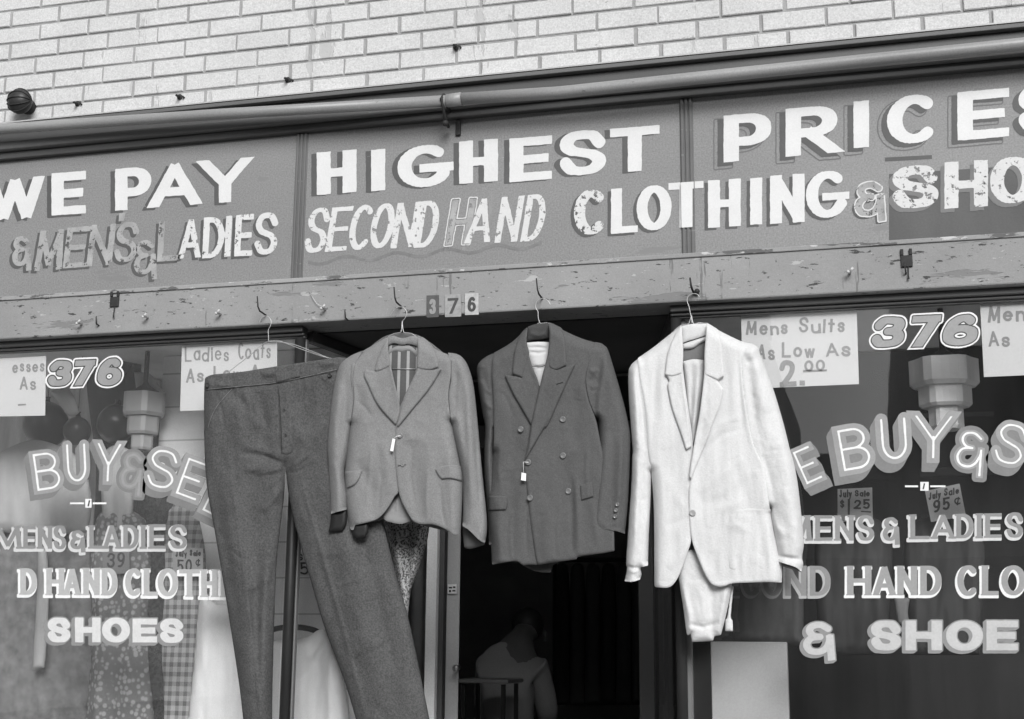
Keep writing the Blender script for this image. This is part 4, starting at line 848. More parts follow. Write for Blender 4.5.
cloth('front_panel', c4([(275, 226), (200, 298), (112, 350)]) + [(492, 372), (493.4, 397), (494, 429), (493, 453), (489.6, 487), (487.8, 496), (489, 520), (491, 545)] + c5([(99, 650), (150, 641), (208, 634), (238, 652), (262, 650), (304, 652), (320, 560), (320, 400), (300, 200), (250, 180)]) + c4([(310, 640), (345, 520), (322, 490), (295, 420), (272, 330)]), dark_wool, dj, YD, 0, 5, base=HD, edge_t=.004, edge_r=2.2, h=1.15)
cloth('front_panel', c4([(376, 205), (446, 240), (530, 278), (612, 303), (575, 400), (556, 470), (566, 560), (604, 672)]) + [(600, 440), (612, 500), (614.5, 551)] + c5([(600, 598), (560, 603), (488, 614), (480, 626), (400, 637), (306, 651), (296, 620), (284, 540), (268, 420), (255, 300), (243, 190)]) + c4([(300, 700), (345, 520), (374, 380), (380, 280)]), dark_wool, dj, YD, 0, 5, base=on(HD, .008), edge_t=.005, edge_r=2.2, h=1.15)
cloth('lapel', c4([(272, 296), (235, 380), (205, 448), (212, 458), (250, 468), (166, 454), (176, 480), (210, 552), (250, 620), (292, 694), (306, 650), (332, 515), (298, 412), (276, 340)]), dark_wool, dj, YD, 0, 4, base=on(HD, 0.012), edge_t=.006, edge_r=1.8, folds=[(c4([(280, 340), (306, 420), (334, 510)]), 3, .005)], h=.95)
cloth('lapel', c4([(380, 280), (376, 340), (346, 460), (318, 580), (296, 680)]) + c5([(262, 120), (243, 186), (300, 92), (350, 4)]) + c4([(356, 716), (380, 680), (420, 590), (460, 500), (506, 401), (414, 430), (462, 408), (440, 370)]), dark_wool, dj, YD, 0, 4, base=on(HD, 0.02), edge_t=.006, edge_r=1.8, folds=[(c4([(378, 300), (350, 460), (304, 660)]), 3, .006)], h=.95)
cloth('collar', c4([(276, 224), (240, 262), (216, 330), (206, 400), (204, 450), (250, 469), (272, 400), (284, 350), (272, 300)]), dark_wool, dj, YD, 0, 4, base=on(HD, 0.016), edge_t=.0055, edge_r=1.8, h=.95)
cloth('collar', c4([(377, 202), (410, 215), (446, 242), (458, 330), (462, 408), (414, 431), (380, 420), (372, 370), (381, 280)]), dark_wool, dj, YD, 0, 4, base=on(HD, 0.024), edge_t=.0055, edge_r=1.8, h=.95)
cloth('pocket_flap', c5([(82, 340), (168, 342), (170, 372), (164, 404), (84, 407)]), dark_wool, dj, YD, 0, 4, base=on(HD, 0.007), edge_t=.006, edge_r=1.6, h=.9)
cloth('pocket_flap', c5([(494, 292), (550, 276), (556, 345), (500, 362)]), dark_wool, dj, YD, 0, 4, base=on(HD, 0.015), edge_t=.006, edge_r=1.6, h=.9)
cloth('breast_pocket', c4([(470, 552), (510, 545), (550, 530), (554, 545), (512, 562), (474, 570)]), dark_wool, dj, YD, 0, 4, base=on(HD, .008), edge_t=.003, edge_r=1.5, h=.9)
HD2 = on(HD, .009)
for q in ((228, 42), (417, -3), (418, 160), (262, 190), (442, 320), (270, 350)): button(*c5([q])[0], HD2, YD, sd_, dj, 3.0, .007 if q[0] > 240 else .001)
seam('buttonhole', c4([(415, 500), (445, 490)]), on(HD, .027), YD, seam_dark, dj, 0, .0014)
tagcard(c5([(262, 190), (240, 188), (241, 236)]), c5([(229, 270), (251, 274), (252, 240), (232, 236)]), HD, YD, 'small white price tag hanging from the dark jacket button', .026)
hanger((540, 325), 'wire hanger whose hook rises above the dark jacket collar', [('hook', c4([(385, 118), (372, 98), (347, 88), (324, 98), (315, 122), (318, 140), (326, 152), (327, 180), (334, 204)])),
       ('arm', c4([(334, 204), (318, 213), (296, 224), (283, 242), (262, 262)])), ('arm', c4([(334, 204), (345, 208), (372, 206), (400, 222)]))], YD - .01)

# ---------------- white linen suit
YW = -.085
c6, c7 = crop(610, 280, 4.23), crop(610, 440, 3.425)
ws = thing('hanging_suit', P(710, 460, YW), 'creased white linen suit jacket with folded trousers under it', 'suit')
bodyW = c6([(300, 190), (205, 270), (118, 330), (122, 400), (150, 560), (160, 719)]) + c7([(140, 110), (150, 240), (151, 500), (200, 508), (260, 480), (340, 500), (420, 492), (588, 489), (588, 440), (566, 330), (546, 230)]) + [(763, 468), (752, 440), (745, 398), (742, 365)] + c6([(560, 262), (466, 216), (410, 180), (350, 184)])
fW = [(c6([(230, 330), (215, 450), (220, 600), (230, 719)]), 5, 0.0053), (c6([(200, 300), (190, 450), (200, 600)]), 5, -0.0045), (c6([(500, 260), (520, 400), (530, 600)]), 6, 0.0045), (c6([(545, 340), (548, 480), (560, 640)]), 3, -0.0053), (c6([(395, 700), (470, 610), (560, 570)]), 4, 0.0030), (c6([(400, 719), (480, 650), (560, 630)]), 3, -0.0030),
      (c7([(170, 100), (175, 250), (180, 480)]), 8, 0.0045), (c7([(270, 340), (240, 400), (200, 440)]), 4, 0.0045), (c7([(276, 350), (300, 420), (340, 470)]), 5, 0.0045), (c7([(300, 180), (380, 120), (460, 60)]), 5, 0.0037), (c7([(310, 220), (400, 200), (500, 120)]), 5, -0.0037), (c7([(340, 300), (380, 240), (470, 200)]), 4, 0.0030), (c7([(420, 60), (450, 150), (460, 260)]), 6, -0.0037), (c7([(400, 300), (430, 290), (470, 310)]), 4, 0.0037), (c7([(510, 100), (520, 220), (560, 330)]), 6, 0.0045), (c7([(350, 380), (360, 440), (370, 490)]), 6, -0.0037), (c7([(200, 130), (230, 200), (262, 240)]), 5, 0.0030), (c7([(190, 300), (230, 280), (268, 262)]), 4, -0.0030)]
nW = [(18, 90, .0075, 25), (8, 40, .0012, 26)]
sW = [c6([(118, 330), (122, 400), (150, 560), (160, 719)]) + c7([(140, 110)]), [(741, 342), (742, 365), (745, 398), (752, 440), (763, 468), (770, 510)], c7([(151, 500), (200, 508), (260, 480), (340, 500), (420, 492), (588, 489)]), c6([(300, 190), (350, 184), (410, 180)])]
HW = field(bodyW, .036, 11, fW, nW, sW)
cloth('folded_trousers', c7([(225, 380), (236, 480), (250, 570), (262, 660), (268, 668), (276, 664), (280, 692), (320, 690), (353, 688), (358, 672), (380, 668), (400, 590), (417, 500), (420, 440), (330, 380)]), linen, ws, YW - .0, .016, 7,
      [(c7([(240, 480), (268, 590), (276, 660)]), 3, .008), (c7([(350, 470), (345, 590), (352, 680)]), 4, -.007), (c7([(400, 500), (385, 590), (372, 660)]), 4, .009), (c7([(268, 630), (320, 642), (375, 625)]), 2.5, -.008), (c7([(300, 480), (312, 560), (318, 620)]), 8, .006)], [(12, 26, .004, 31), (5, 6, .0012, 32)], back=.012, h=1.1)
cloth('waist_strap', c7([(414, 500), (424, 500), (414, 600), (420, 620), (421, 655), (394, 655), (394, 618), (402, 600)]), linen, ws, YW + .01, .008, 4, back=.004, h=.9)
cloth('back_panel', c6([(303, 194), (210, 272), (130, 335), (150, 560)]) + c7([(150, 150), (158, 250), (160, 480), (240, 440), (276, 344), (320, 440), (350, 480), (440, 478), (575, 475), (540, 240)]) + [(756, 468), (742, 430), (738, 398)] + c6([(550, 264), (405, 184), (350, 186)]), mat('white_suit_lining', .30, .8, .1, 12), ws, YW + .004, 0, 5, back=.03, h=1.6)
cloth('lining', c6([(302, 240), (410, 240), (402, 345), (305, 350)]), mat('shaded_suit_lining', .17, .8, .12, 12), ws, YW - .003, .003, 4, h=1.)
cloth('trouser_fold', c6([(308, 345), (350, 335), (396, 338), (402, 380), (385, 500), (366, 640), (350, 700), (338, 640), (322, 470)]), linen, ws, YW - .012, .012, 6, [(c6([(372, 345), (366, 480), (352, 640)]), 3, .006), (c6([(345, 345), (345, 480), (346, 600)]), 3, -.006)], [(8, 20, .003, 33)], h=1.)
cloth('back_collar', c6([(302, 196), (340, 187), (375, 186), (412, 184), (412, 232), (370, 246), (330, 258), (304, 268)]), linen, ws, YW - .016, .005, 5, h=1.)
cloth('hanger_fold', c6([(304, 272), (350, 256), (411, 236), (411, 256), (380, 270), (350, 290), (306, 294)]), linen, ws, YW - .010, .010, 4, h=1.)
slw = c6([(214, 276), (150, 313), (102, 346), (84, 368), (77, 395), (78, 480), (88, 620), (96, 719)]) + c7([(76, 60), (73, 150), (66, 250), (60, 340), (55, 420), (58, 440), (50, 484), (75, 486), (103, 478), (108, 460), (104, 436), (130, 430), (133, 330), (139, 200), (141, 110)]) + c6([(166, 719), (154, 560), (126, 410), (130, 340)])
cloth('sleeve', slw, linen, ws, YW + .0, .036, 8, [(c6([(105, 370), (108, 500), (120, 719)]), 3.5, .008), (c6([(120, 400), (140, 560), (148, 719)]), 3, -.008), (c7([(95, 60), (92, 200), (85, 420)]), 4, .007), (c7([(112, 80), (112, 230), (104, 420)]), 3.5, -.006), (c7([(56, 430), (80, 440), (104, 436)]), 1.8, -.008), (c7([(58, 446), (80, 452), (104, 446)]), 1.8, .005)], [(9, 24, .004, 34), (4, 5, .0012, 32)], back=.03, h=1.1, sharp=[c6([(130, 340), (126, 410), (154, 560), (166, 719)]) + c7([(141, 110)]), c7([(50, 484), (75, 486), (103, 478)]), c7([(104, 436), (130, 430)])])
srw = c6([(548, 256), (575, 264), (608, 272), (628, 288), (634, 310), (650, 350), (672, 410), (700, 490), (735, 610), (762, 719)]) + c7([(628, 70), (642, 140), (655, 250), (664, 350), (658, 400), (662, 424), (655, 452), (636, 436), (600, 424), (568, 414), (566, 398), (574, 396), (562, 330), (546, 236)]) + [(763, 469), (752, 441), (744.5, 398), (741.5, 365)]
cloth('sleeve', srw, linen, ws, YW - .002, .042, 10, [(c6([(600, 300), (620, 420), (650, 560), (680, 719)]), 7, .007), (c6([(585, 330), (600, 480), (620, 640)]), 4, -.006), (c6([(640, 380), (680, 520), (720, 690)]), 4, -.005), (c7([(590, 60), (610, 200), (630, 400)]), 7, .007), ([(764, 455), (772, 490), (780, 530)], 4, -.006), (c7([(572, 396), (610, 404), (660, 410)]), 2, -.010), (c7([(545, 240), (570, 300), (600, 330)]), 4, .006), (c6([(570, 300), (590, 310), (612, 290)]), 4, .006), (c6([(575, 350), (600, 345), (630, 330)]), 4, -.005)], [(14, 26, .005, 35), (5, 6, .0014, 36)], back=.03, h=1.1, sharp=[[(740, 342), (741.5, 365), (744.5, 398), (752, 441), (763, 469), (769, 508)], c7([(655, 452), (636, 436), (600, 424), (568, 414)])])
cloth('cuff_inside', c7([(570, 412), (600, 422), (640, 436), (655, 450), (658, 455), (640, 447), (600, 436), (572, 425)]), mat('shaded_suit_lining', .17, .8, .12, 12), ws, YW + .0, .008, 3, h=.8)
cloth('front_panel', c6([(300, 191), (205, 268), (160, 301), (118, 330), (122, 400), (150, 560), (160, 719)]) + c7([(140, 110), (150, 240), (152, 498), (160, 504), (200, 505), (222, 488), (240, 455), (262, 396), (279, 340), (290, 250), (290, 120)]) + c6([(352, 719), (345, 640), (322, 480), (305, 330)]), linen, ws, YW, 0, 5, base=HW, edge_t=.004, edge_r=2.2, h=1.1)
cloth('front_panel', c6([(410, 182), (466, 216), (556, 260)]) + [(742, 365), (745, 398), (752.5, 440), (763.5, 468)] + c7([(547, 232), (566, 330), (588, 432), (588, 488), (520, 487), (420, 491), (395, 500), (372, 502), (350, 494), (332, 472), (308, 420), (280, 340), (272, 260), (270, 180), (276, 132)]) + c6([(362, 690), (392, 480), (402, 330)]), linen, ws, YW, 0, 5, base=on(HW, .007), edge_t=.004, edge_r=2.2, h=1.1)
cloth('lapel', c6([(304, 300), (262, 360), (236, 400), (250, 426), (244, 450), (262, 540), (300, 650), (322, 720), (346, 705), (330, 560), (310, 420)]), linen, ws, YW, 0, 4, base=on(HW, 0.011), edge_t=.0055, edge_r=1.8, folds=[(c6([(306, 340), (322, 480), (344, 680)]), 3, .006)], noise=[(6, 9, .0015, 37)], h=.95)
cloth('lapel', c6([(402, 330), (394, 440), (376, 580), (356, 690)]) + c7([(274, 100), (272, 128), (278, 133), (300, 80)]) + c6([(398, 706), (430, 620), (462, 540), (480, 462), (456, 428), (482, 408), (460, 360)]), linen, ws, YW, 0, 4, base=on(HW, 0.018), edge_t=.0055, edge_r=1.8, folds=[(c6([(400, 340), (380, 560), (354, 690)]), 3, .006)], noise=[(6, 9, .0015, 38)], h=.95)
cloth('collar', c6([(302, 190), (274, 230), (244, 310), (233, 400), (262, 408), (306, 396), (310, 300)]), linen, ws, YW, 0, 4, base=on(HW, 0.016), edge_t=.0055, edge_r=1.8, h=.95)
cloth('collar', c6([(410, 181), (436, 196), (462, 220), (474, 300), (482, 406), (455, 424), (400, 400), (400, 300)]), linen, ws, YW, 0, 4, base=on(HW, 0.023), edge_t=.0055, edge_r=1.8, h=.95)
cloth('patch_pocket', c7([(402, 240), (470, 232), (550, 236), (562, 320), (578, 400), (574, 440), (500, 448), (420, 446), (404, 420)]), linen, ws, YW, 0, 4, base=on(HW, .007), edge_t=.004, edge_r=2, noise=[(12, 14, .003, 39)], h=1.)
HW2 = on(HW, .008)
cloth('shoulder_seat', c6([(300, 200), (210, 270), (120, 336), (98, 352), (120, 385), (190, 350), (240, 320)]), linen, ws, YW + .002, .012, 5, h=1.)
wb = mat('grey_pearl_button', 0.32, .3, .2, 60, .1, spec=.6)
button(*c7([(283, 250)])[0], HW2, YW, wb, ws, 3., .005); button(*c6([(376, 678)])[0], HW2, YW, wb, ws, 2.2, .010)
seam('buttonhole', c6([(362, 672), (388, 682)]), HW2, YW, seam_dark, ws, .011, .0014)
seam('stitching', c7([(478, 60), (476, 150), (474, 226)]), HW2, YW, mat('pale_suit_stitch', 0.36, .9), ws, -.0004, .0009)
seam('stitching', c6([(390, 600), (440, 590), (520, 575)]), HW2, YW, mat('pale_suit_stitch', 0.36, .9), ws, .0, .0009)
hanger((692, 325), 'twisted wire hanger whose hook rises above the white suit collar', [('hook', c6([(378, 72), (368, 60), (350, 58), (332, 68), (326, 88), (334, 112), (340, 140), (345, 165), (347, 182)])),
       ('arm', c6([(345, 150), (336, 178), (330, 186), (300, 192), (270, 215)])), ('arm', c6([(345, 150), (350, 178), (356, 186), (380, 184), (412, 182)]))], YW - .012)
# ------------------------------------------------------------------ recessed entrance
YB = 1.05
jx = [float(P(x, 640, YB)[0]) for x in (427, 437.5)]; jr = [float(P(x, 640, YB)[0]) for x in (640, 655)]
ent = thing('doorway', ((jx[0] + jr[1]) / 2, YB, .2), 'dark recessed doorway with pale left jamb behind the hanging jackets', 'doorway')
m = MB(); m.box(jx[0], jx[1], YB - .03, YB + .09, .2, 2.74); m.build('jamb', mat('pale_jamb_paint', 0.8, .5, .1, 4, .1, stretch=(1, 1, .3)), ent, bevel=.004)
m = MB(); m.box(jx[1] + .001, jx[1] + .024, YB + .0, YB + .05, .2, 2.74); m.build('door_stop', trim_dark, ent, bevel=.004)
m = MB(); m.box(jr[0], jr[1], YB - .03, YB + .09, .2, 2.74); m.build('jamb', trim_dark, ent, bevel=.004)
m = MB(); m.box(jx[1], jr[0], YB, YB + .08, 2.45, 2.54); m.build('head', trim_dark, ent, bevel=.004)
m = MB(); m.box(jx[1] + .002, jr[0] - .002, YB + .03, YB + .05, 2.541, 2.74); m.build('transom_board', mat('dark_board', .022, .8), ent)
m = MB(); m.box(-2.02, -.66, .06, YB - .031, .05, .2); m.build('step', mat('worn_stone_step', .2, .8, .2, 6), ent, bevel=.008)
m = MB(); m.box(-2.03, -.645, .141, YB + .1, 2.765, 2.79); m.build('soffit', mat('dark_soffit', 0.06, .8, .2, 4), ent)
# open door leaf seen edge on
dx = [float(P(x, 640, YB + .25)[0]) for x in (447, 461)]
door = thing('open_door', (dx[0], YB + .2, .2), 'grey wooden shop door swung open, with a small sticker on it', 'door')
m = MB(); k_ = (YB + .95 + 4.6) / (YB + .25 + 4.6); A = [(dx[0], YB + .21, .21), (dx[1], YB + .22, .21), (dx[1] * k_ - .01, YB + .95, .21), (dx[0] * k_ - .01, YB + .95, .21)]
m.hexa([(x, y, z) for x, y, z in A], [(x, y, 2.44) for x, y, z in A]); m.build('door_leaf', mat('grey_door_leaf', .5, .5, .12, 4, .1), door, bevel=.004)
A = P([447.6, 456.6, 456.6, 447.6], [593.8, 593.5, 584, 584.2], YB + .203); st = part('sticker', A, [(0, 1, 2, 3)], mat('pale_sticker', .85, .5), door)
for q in ((449, 587, 452, 588.4), (453, 586.4, 455.4, 588), (449, 590, 451, 592.2), (452.4, 590, 455.4, 591.4)):
    part('sticker_mark', P([q[0], q[2], q[2], q[0]], [q[3], q[3], q[1], q[1]], YB + .2015), [(0, 1, 2, 3)], win_dark, st)
hx = P(458, 668, YB + .2); m = MB(); m.lathe(hx, [(.009, .01), (.009, -.02), (.015, -.03), (.015, -.04), (.008, -.046)], (0, 1, 0), 14); m.build('knob', mat('door_knob_metal', .5, .3, .1, metallic=.8), door, smooth=True)

# side panes of the entrance, from the corner posts back to the jambs
def side_pane(a, b, lab):
    o = thing('side_window', ((a[0] + b[0]) / 2, (a[1] + b[1]) / 2, .2), lab, 'side window')
    d = np.array([b[0] - a[0], b[1] - a[1]]); d = d / np.linalg.norm(d); nrm = np.array([-d[1], d[0]]) * .003
    q = [(a[0] + nrm[0], a[1] + nrm[1]), (b[0] + nrm[0], b[1] + nrm[1]), (b[0] - nrm[0], b[1] - nrm[1]), (a[0] - nrm[0], a[1] - nrm[1])]
    m = MB(); m.hexa([(x, y, zs) for x, y in q], [(x, y, 2.72) for x, y in q]); m.build('window_pane', glassm, o)
    q2 = [(a[0] + nrm[0] * 6, a[1] + nrm[1] * 6), (b[0] + nrm[0] * 6, b[1] + nrm[1] * 6), (b[0] - nrm[0] * 6, b[1] - nrm[1] * 6), (a[0] - nrm[0] * 6, a[1] - nrm[1] * 6)]
    m = MB(); m.hexa([(x, y, .21) for x, y in q2], [(x, y, zs - .002) for x, y in q2]); m.build('bulkhead', trim_m, o)
    m = MB(); m.hexa([(x, y, 2.722) for x, y in q2], [(x, y, 2.76) for x, y in q2]); m.build('head_rail', trim_dark, o)
side_pane((-2.035, .08), (jx[0] - .005, YB), 'clear side window running back from the left corner post to the doorway')
side_pane((-.64, .08), (jr[1] + .005, YB), 'dark side window running back from the right corner post to the doorway')

# ------------------------------------------------------------------ rooms behind the glass
room_dark = mat('dark_room_wall', 0.26, .9, .3, 2); room_mid = mat('dim_room_wall', 0.3, .9, .3, 2)
def struct(name, m_, *boxes):
    m = MB()
    for b in boxes: m.box(*b)
    o = m.build(name, m_); o['kind'] = 'structure'; return o
struct('shop_floor', mat('worn_shop_floor', 0.5, .7, .3, 3), (XL, XR, YB + .1, 5.6, .17, .195))
struct('shop_ceiling', mat('shop_ceiling_paint', .6, .9), (XL, XR, YB + .1, 5.6, 3.3, 3.35))
struct('shop_back_wall', mat('shop_back_wall_paint', .35, .9, .3, 2), (XL, XR, 5.6, 5.7, .17, 3.35))
struct('shop_side_wall', room_dark, (XL - .1, XL, .1, 5.7, 0, 3.6), (XR, XR + .1, .1, 5.7, 0, 3.6))
struct('display_floor', mat('display_floor_boards', 0.5, .6, .15, 4), (XL, -2.06, .105, YB, zs - .06, zs - .04), (-.62, XR, .105, YB, zs - .06, zs - .04))
struct('display_ceiling', mat('white_display_ceiling', .75, .9), (XL, -2.04, .145, YB + .1, 2.795, 2.82), (-.635, XR, .145, YB + .1, 2.795, 2.82))
xl1 = float(P(405, 600, .8)[0]); xl0 = float(P(160, 420, .50)[0])
part_m = mat('pale_board_partition', 0.82, .7, .1, 3, .06, pattern='boards', stretch=(.3, 1, 1))
m = MB(); m.box(xl0, -1.925, .50, .53, zs - .04, 2.79); pt = m.build('display_partition', part_m); tag(pt, 'pale boarded partition at the back of the left shop window', 'partition')
xs1 = float(P(160, 400, .95)[0])
m = MB(); m.box(XL, xs1 - .02, .95, .98, zs - .04, 2.79); o = m.build('dark_backdrop', mat('dark_back_cloth', 0.6, .9, .3, 6, stretch=(3, 1, .2)));
tag(o, 'dark cloth backing across the far left of the shop window', 'curtain')
m = MB(); m.box(-.64, XR, YB - .02, YB + .01, zs - .04, 2.79); o = m.build('dark_backdrop', mat('black_back_cloth', 0.02, .9, .3, 6, stretch=(3, 1, .2))); tag(o, 'near black cloth backing behind the right shop window', 'curtain')
# ------------------------------------------------------------------ cards in the windows
card_m = mat('cream_card', 0.6, .8, .05, 4, .05); ink = mat('card_ink_grey', 0.26, .8, .1, 30); ink_d = mat('card_ink_dark', .06, .8, .1, 30); card_g = mat('grey_sale_card', 0.4, .8, .06, 4)
YC = .052
def card(name, quad, lab, m_=card_m, Y=YC, group='price cards in the windows'):
    A = P([q[0] for q in quad], [q[1] for q in quad], Y); o = part(name, np.vstack([A, A + [0, .002, 0]]), [(0, 1, 2, 3), (7, 6, 5, 4), (0, 4, 5, 1), (1, 5, 6, 2), (2, 6, 7, 3), (3, 7, 4, 0)], m_)
    return tag(o, lab, 'card', group)
def text(o, s, x0, x1, yt, yb, w, m_, Y=YC, slope=0., gap=.24, rot=0, up=.001):
    """hand lettered line of text between x0 and x1"""
    narrow = {'i': .25, 'l': .25, '1': .25, "'": .3, '.': .3, ' ': .6, 't': .7, 'I': .25, 's': .8, 'M': 1.25, 'w': 1.2}
    W = [narrow.get(c, 1.) for c in s]; tot = sum(W) + gap * (len(s) - 1); u = (x1 - x0) / tot; x = x0; ls = []; k = 0
    for c, wd in zip(s.replace('¢', 'q'), W):
        if c != ' ':
            dy = slope * (x + u * wd / 2 - (x0 + x1) / 2); q_ = (yb - yt) * .06; s_ = random.uniform(-q_, q_); ls.append(('c/' if c == 'q' else c, x + random.uniform(-.3, .3), x + u * wd, yt + dy + s_ + random.uniform(-q_, q_), yb + dy + s_, rot + random.uniform(-4, 4)))
        x += u * (wd + gap)
    word(ls, w, w * .95, Y, [dict(name='card_lettering', m=m_, up=up)], o, slope=slope, h=.42, rough=.15)
o = card('price_card', [(743, 389), (859, 384), (856.6, 308), (741, 314)], 'cream card lettered Mens Suits As Low As 2.00 beside the white suit')
text(o, 'Mens', 746, 788, 320, 334.5, 2.6, ink, slope=-.02); text(o, 'Suits', 799, 845, 318, 333, 2.6, ink, slope=-.02)
text(o, 'As', 757, 775, 344, 359.5, 2.6, ink); text(o, 'Low', 782, 815, 343, 358, 2.6, ink, slope=-.02); text(o, 'As', 826, 851, 341.5, 356, 2.6, ink)
text(o, '2.', 779, 805, 362, 387, 5.2, ink); text(o, '00', 804, 825, 360, 371, 2.4, ink); word([('-', 803, 827, 362, 377)], 2, 2, YC, [dict(name='card_lettering', m=ink, up=.001)], o, slope=-.04)
o = card('price_card', [(984, 377), (1052, 374), (1050, 298), (980, 302)], 'cream card at the right edge beside the numerals 376')
text(o, 'Mens', 988, 1036, 306, 322, 2.8, ink, slope=-.02); text(o, 'As', 988, 1010, 331, 346, 2.6, ink)
o = card('price_card', [(180, 411), (277, 408), (277, 338), (182, 343)], 'cream card lettered Ladies Coats behind the trouser hanger')
text(o, 'Ladies', 184.5, 229, 346, 361, 1.8, ink, slope=-.03); text(o, 'Coats', 238, 271, 342.5, 359, 1.8, ink, slope=-.03); text(o, 'As', 186, 204, 368, 382.5, 2.3, ink); text(o, 'Low', 213, 242, 366, 381, 2.3, ink); text(o, 'As', 250, 270, 364, 379, 2.3, ink)
o = card('price_card', [(-30, 417), (45, 415.5), (46, 356), (-28, 360)], 'cream card half out of view at the far left of the left window')
text(o, 'esses', 12, 44.5, 359, 372, 1.9, ink, slope=-.03); text(o, 'As', 20, 36, 377, 390.5, 2., ink); text(o, '-', 18, 26, 398, 410, 1.8, ink)
YS = .30
o = card('sale_card', [(837.5, 522), (872.8, 520), (872.2, 487.5), (837.6, 489)], 'small grey sale card marked 1 25 hanging under the letter B', card_g, YS, 'sale cards on the display clothes')
text(o, 'July', 839, 852, 490, 497.5, 1.4, ink_d, YS); text(o, 'Sale', 855, 870, 490, 496.5, 1.4, ink_d, YS); text(o, '$', 839.5, 844.5, 500, 507, 1.3, ink_d, YS); text(o, '1', 848, 850, 499, 514, 2.2, ink_d, YS); text(o, '25', 854, 870, 499.5, 509, 1.9, ink_d, YS); text(o, '-', 861, 871, 505, 515, 1.2, ink_d, YS)
o = card('sale_card', [(931, 522), (966, 516), (959.5, 483.5), (925, 491)], 'small tilted grey sale card marked 95 cents under the letter Y', card_g, YS, 'sale cards on the display clothes')
text(o, 'July', 928.5, 941, 491, 499, 1.4, ink_d, YS, -.2); text(o, 'Sale', 944, 959, 487.5, 495, 1.4, ink_d, YS, -.2); text(o, '95', 933, 950, 498.5, 511, 2.2, ink_d, YS, -.18); text(o, '¢', 954, 961.5, 497, 505, 1.5, ink_d, YS)
o = card('sale_card', [(173, 575), (203, 575), (203, 548), (173, 548)], 'small grey July Sale card marked 50 cents behind the left lettering', card_g, YS, 'sale cards on the display clothes')
text(o, 'July', 175, 187, 550, 557, 1.3, ink_d, YS); text(o, 'Sale', 189.5, 201, 550, 556, 1.3, ink_d, YS); text(o, '50', 177, 192, 559.5, 572, 1.9, ink_d, YS); text(o, '¢', 195, 201, 558.5, 566, 1.2, ink_d, YS)
o = card('sale_card', [(103, 575), (130, 573), (129, 547), (102, 549)], 'dim grey sale card marked 39 on the patterned dress', mat('dim_sale_card', .2, .8), YS, 'sale cards on the display clothes')
text(o, '39', 107, 125, 552, 567, 2.2, ink_d, YS)
o = card('sale_card', [(295, 576), (322, 575), (322, 551), (295, 552)], 'pale sale card marked 5 seen between the trouser legs', card_m, .45, 'sale cards on the display clothes')
text(o, 'S', 297, 303, 554, 561, 1.6, ink_d, .45); text(o, '5', 300, 309, 562.5, 574.5, 2., ink_d, .45); text(o, '0', 311, 319, 562.5, 574.5, 2., ink_d, .45)

# ------------------------------------------------------------------ clothes and things in the windows
def garment(name, lab, cat, out, m_, Y, T=.03, r=8, folds=(), noise=((18, 50, .012, 41),), group='clothes in the shop windows', back=.02):
    c = np.array(out); o = thing(name, P(c[:, 0].mean(), c[:, 1].max(), Y), lab, cat, group)
    cloth('cloth', out, m_, o, Y, T, r, folds, list(noise), back=back, h=2.2); return o
fold_noise = lambda s, a=.018: ((16, 90, a, s), (7, 40, a * .35, s + 1))
pale_cloth = mat('pale_grey_cloth', 0.4, .85, .06, 8, .08); mid_cloth = mat('mid_grey_cloth', 0.22, .85, .08, 8, .08); white_cotton = mat('white_cotton', .78, .85, .04, 10, .05)
garment('hanging_blouse', 'pale grey short blouse at the far left of the left window', 'blouse', [(0, 452), (30, 440), (60, 446), (84, 460), (92, 500), (88, 532), (40, 536), (-10, 530), (-10, 480)], pale_cloth, .36, .04, 12, noise=fold_noise(42))
garment('hanging_dress', 'dim flowered dress below the pale short blouse at the far left', 'dress', [(-10, 545), (20, 520), (60, 520), (92, 545), (96, 640), (104, 735), (-20, 735), (-14, 640)], mat('dim_flowered_cloth', 0.17, .85, .4, 22, .1), .44, .04, 12, noise=fold_noise(43))
garment('hanging_stole', 'narrow pale stole hanging in front of the dim flowered dress', 'stole', [(38, 548), (47, 546), (49, 600), (45, 668), (32, 670), (36, 610)], pale_cloth, .34, .02, 5)
garment('hanging_blouse', 'pale sleeveless blouse above the 39 sale card', 'blouse', [(103, 452), (112, 446), (122, 446), (133, 452), (134, 500), (131, 535), (104, 536), (101, 490)], pale_cloth, .36, .03, 9, noise=fold_noise(45))
g = garment('hanging_dress', 'grey patterned print dress behind the words HAND and SHOES', 'dress', [(96, 520), (112, 508), (128, 508), (146, 520), (152, 570), (148, 640), (158, 735), (84, 735), (92, 640), (90, 570)], mat('grey_print_cloth', 0.22, .85, .1, 8, .08, pattern='print'), .37, .04, 12, noise=fold_noise(44))
garment('hanging_dress', 'dark speckled dress right of the patterned print dress', 'dress', [(138, 480), (160, 474), (178, 484), (186, 540), (180, 600), (186, 735), (136, 735), (140, 600)], mat('dark_speckled_cloth', .05, .85, .1, 8, .08, pattern='speckle'), .40, .04, 12, noise=fold_noise(46))
garment('hanging_dress', 'checked plaid dress hanging behind the word SHOES', 'dress', [(160, 505), (178, 498), (196, 505), (206, 560), (204, 640), (214, 735), (158, 735), (160, 640)], mat('plaid_cloth', 0.36, .85, .08, 8, .08, pattern='plaid'), .38, .03, 12, noise=fold_noise(48, .010))
garment('hanging_coat', 'dark coat hanging behind the numerals 376 and the ball in the left window', 'coat', [(84, 352), (98, 344), (128, 346), (142, 356), (140, 420), (146, 520), (128, 540), (92, 540), (96, 470), (88, 400)], mat('dark_cloth', .05), .66, .03, 10, noise=fold_noise(47))
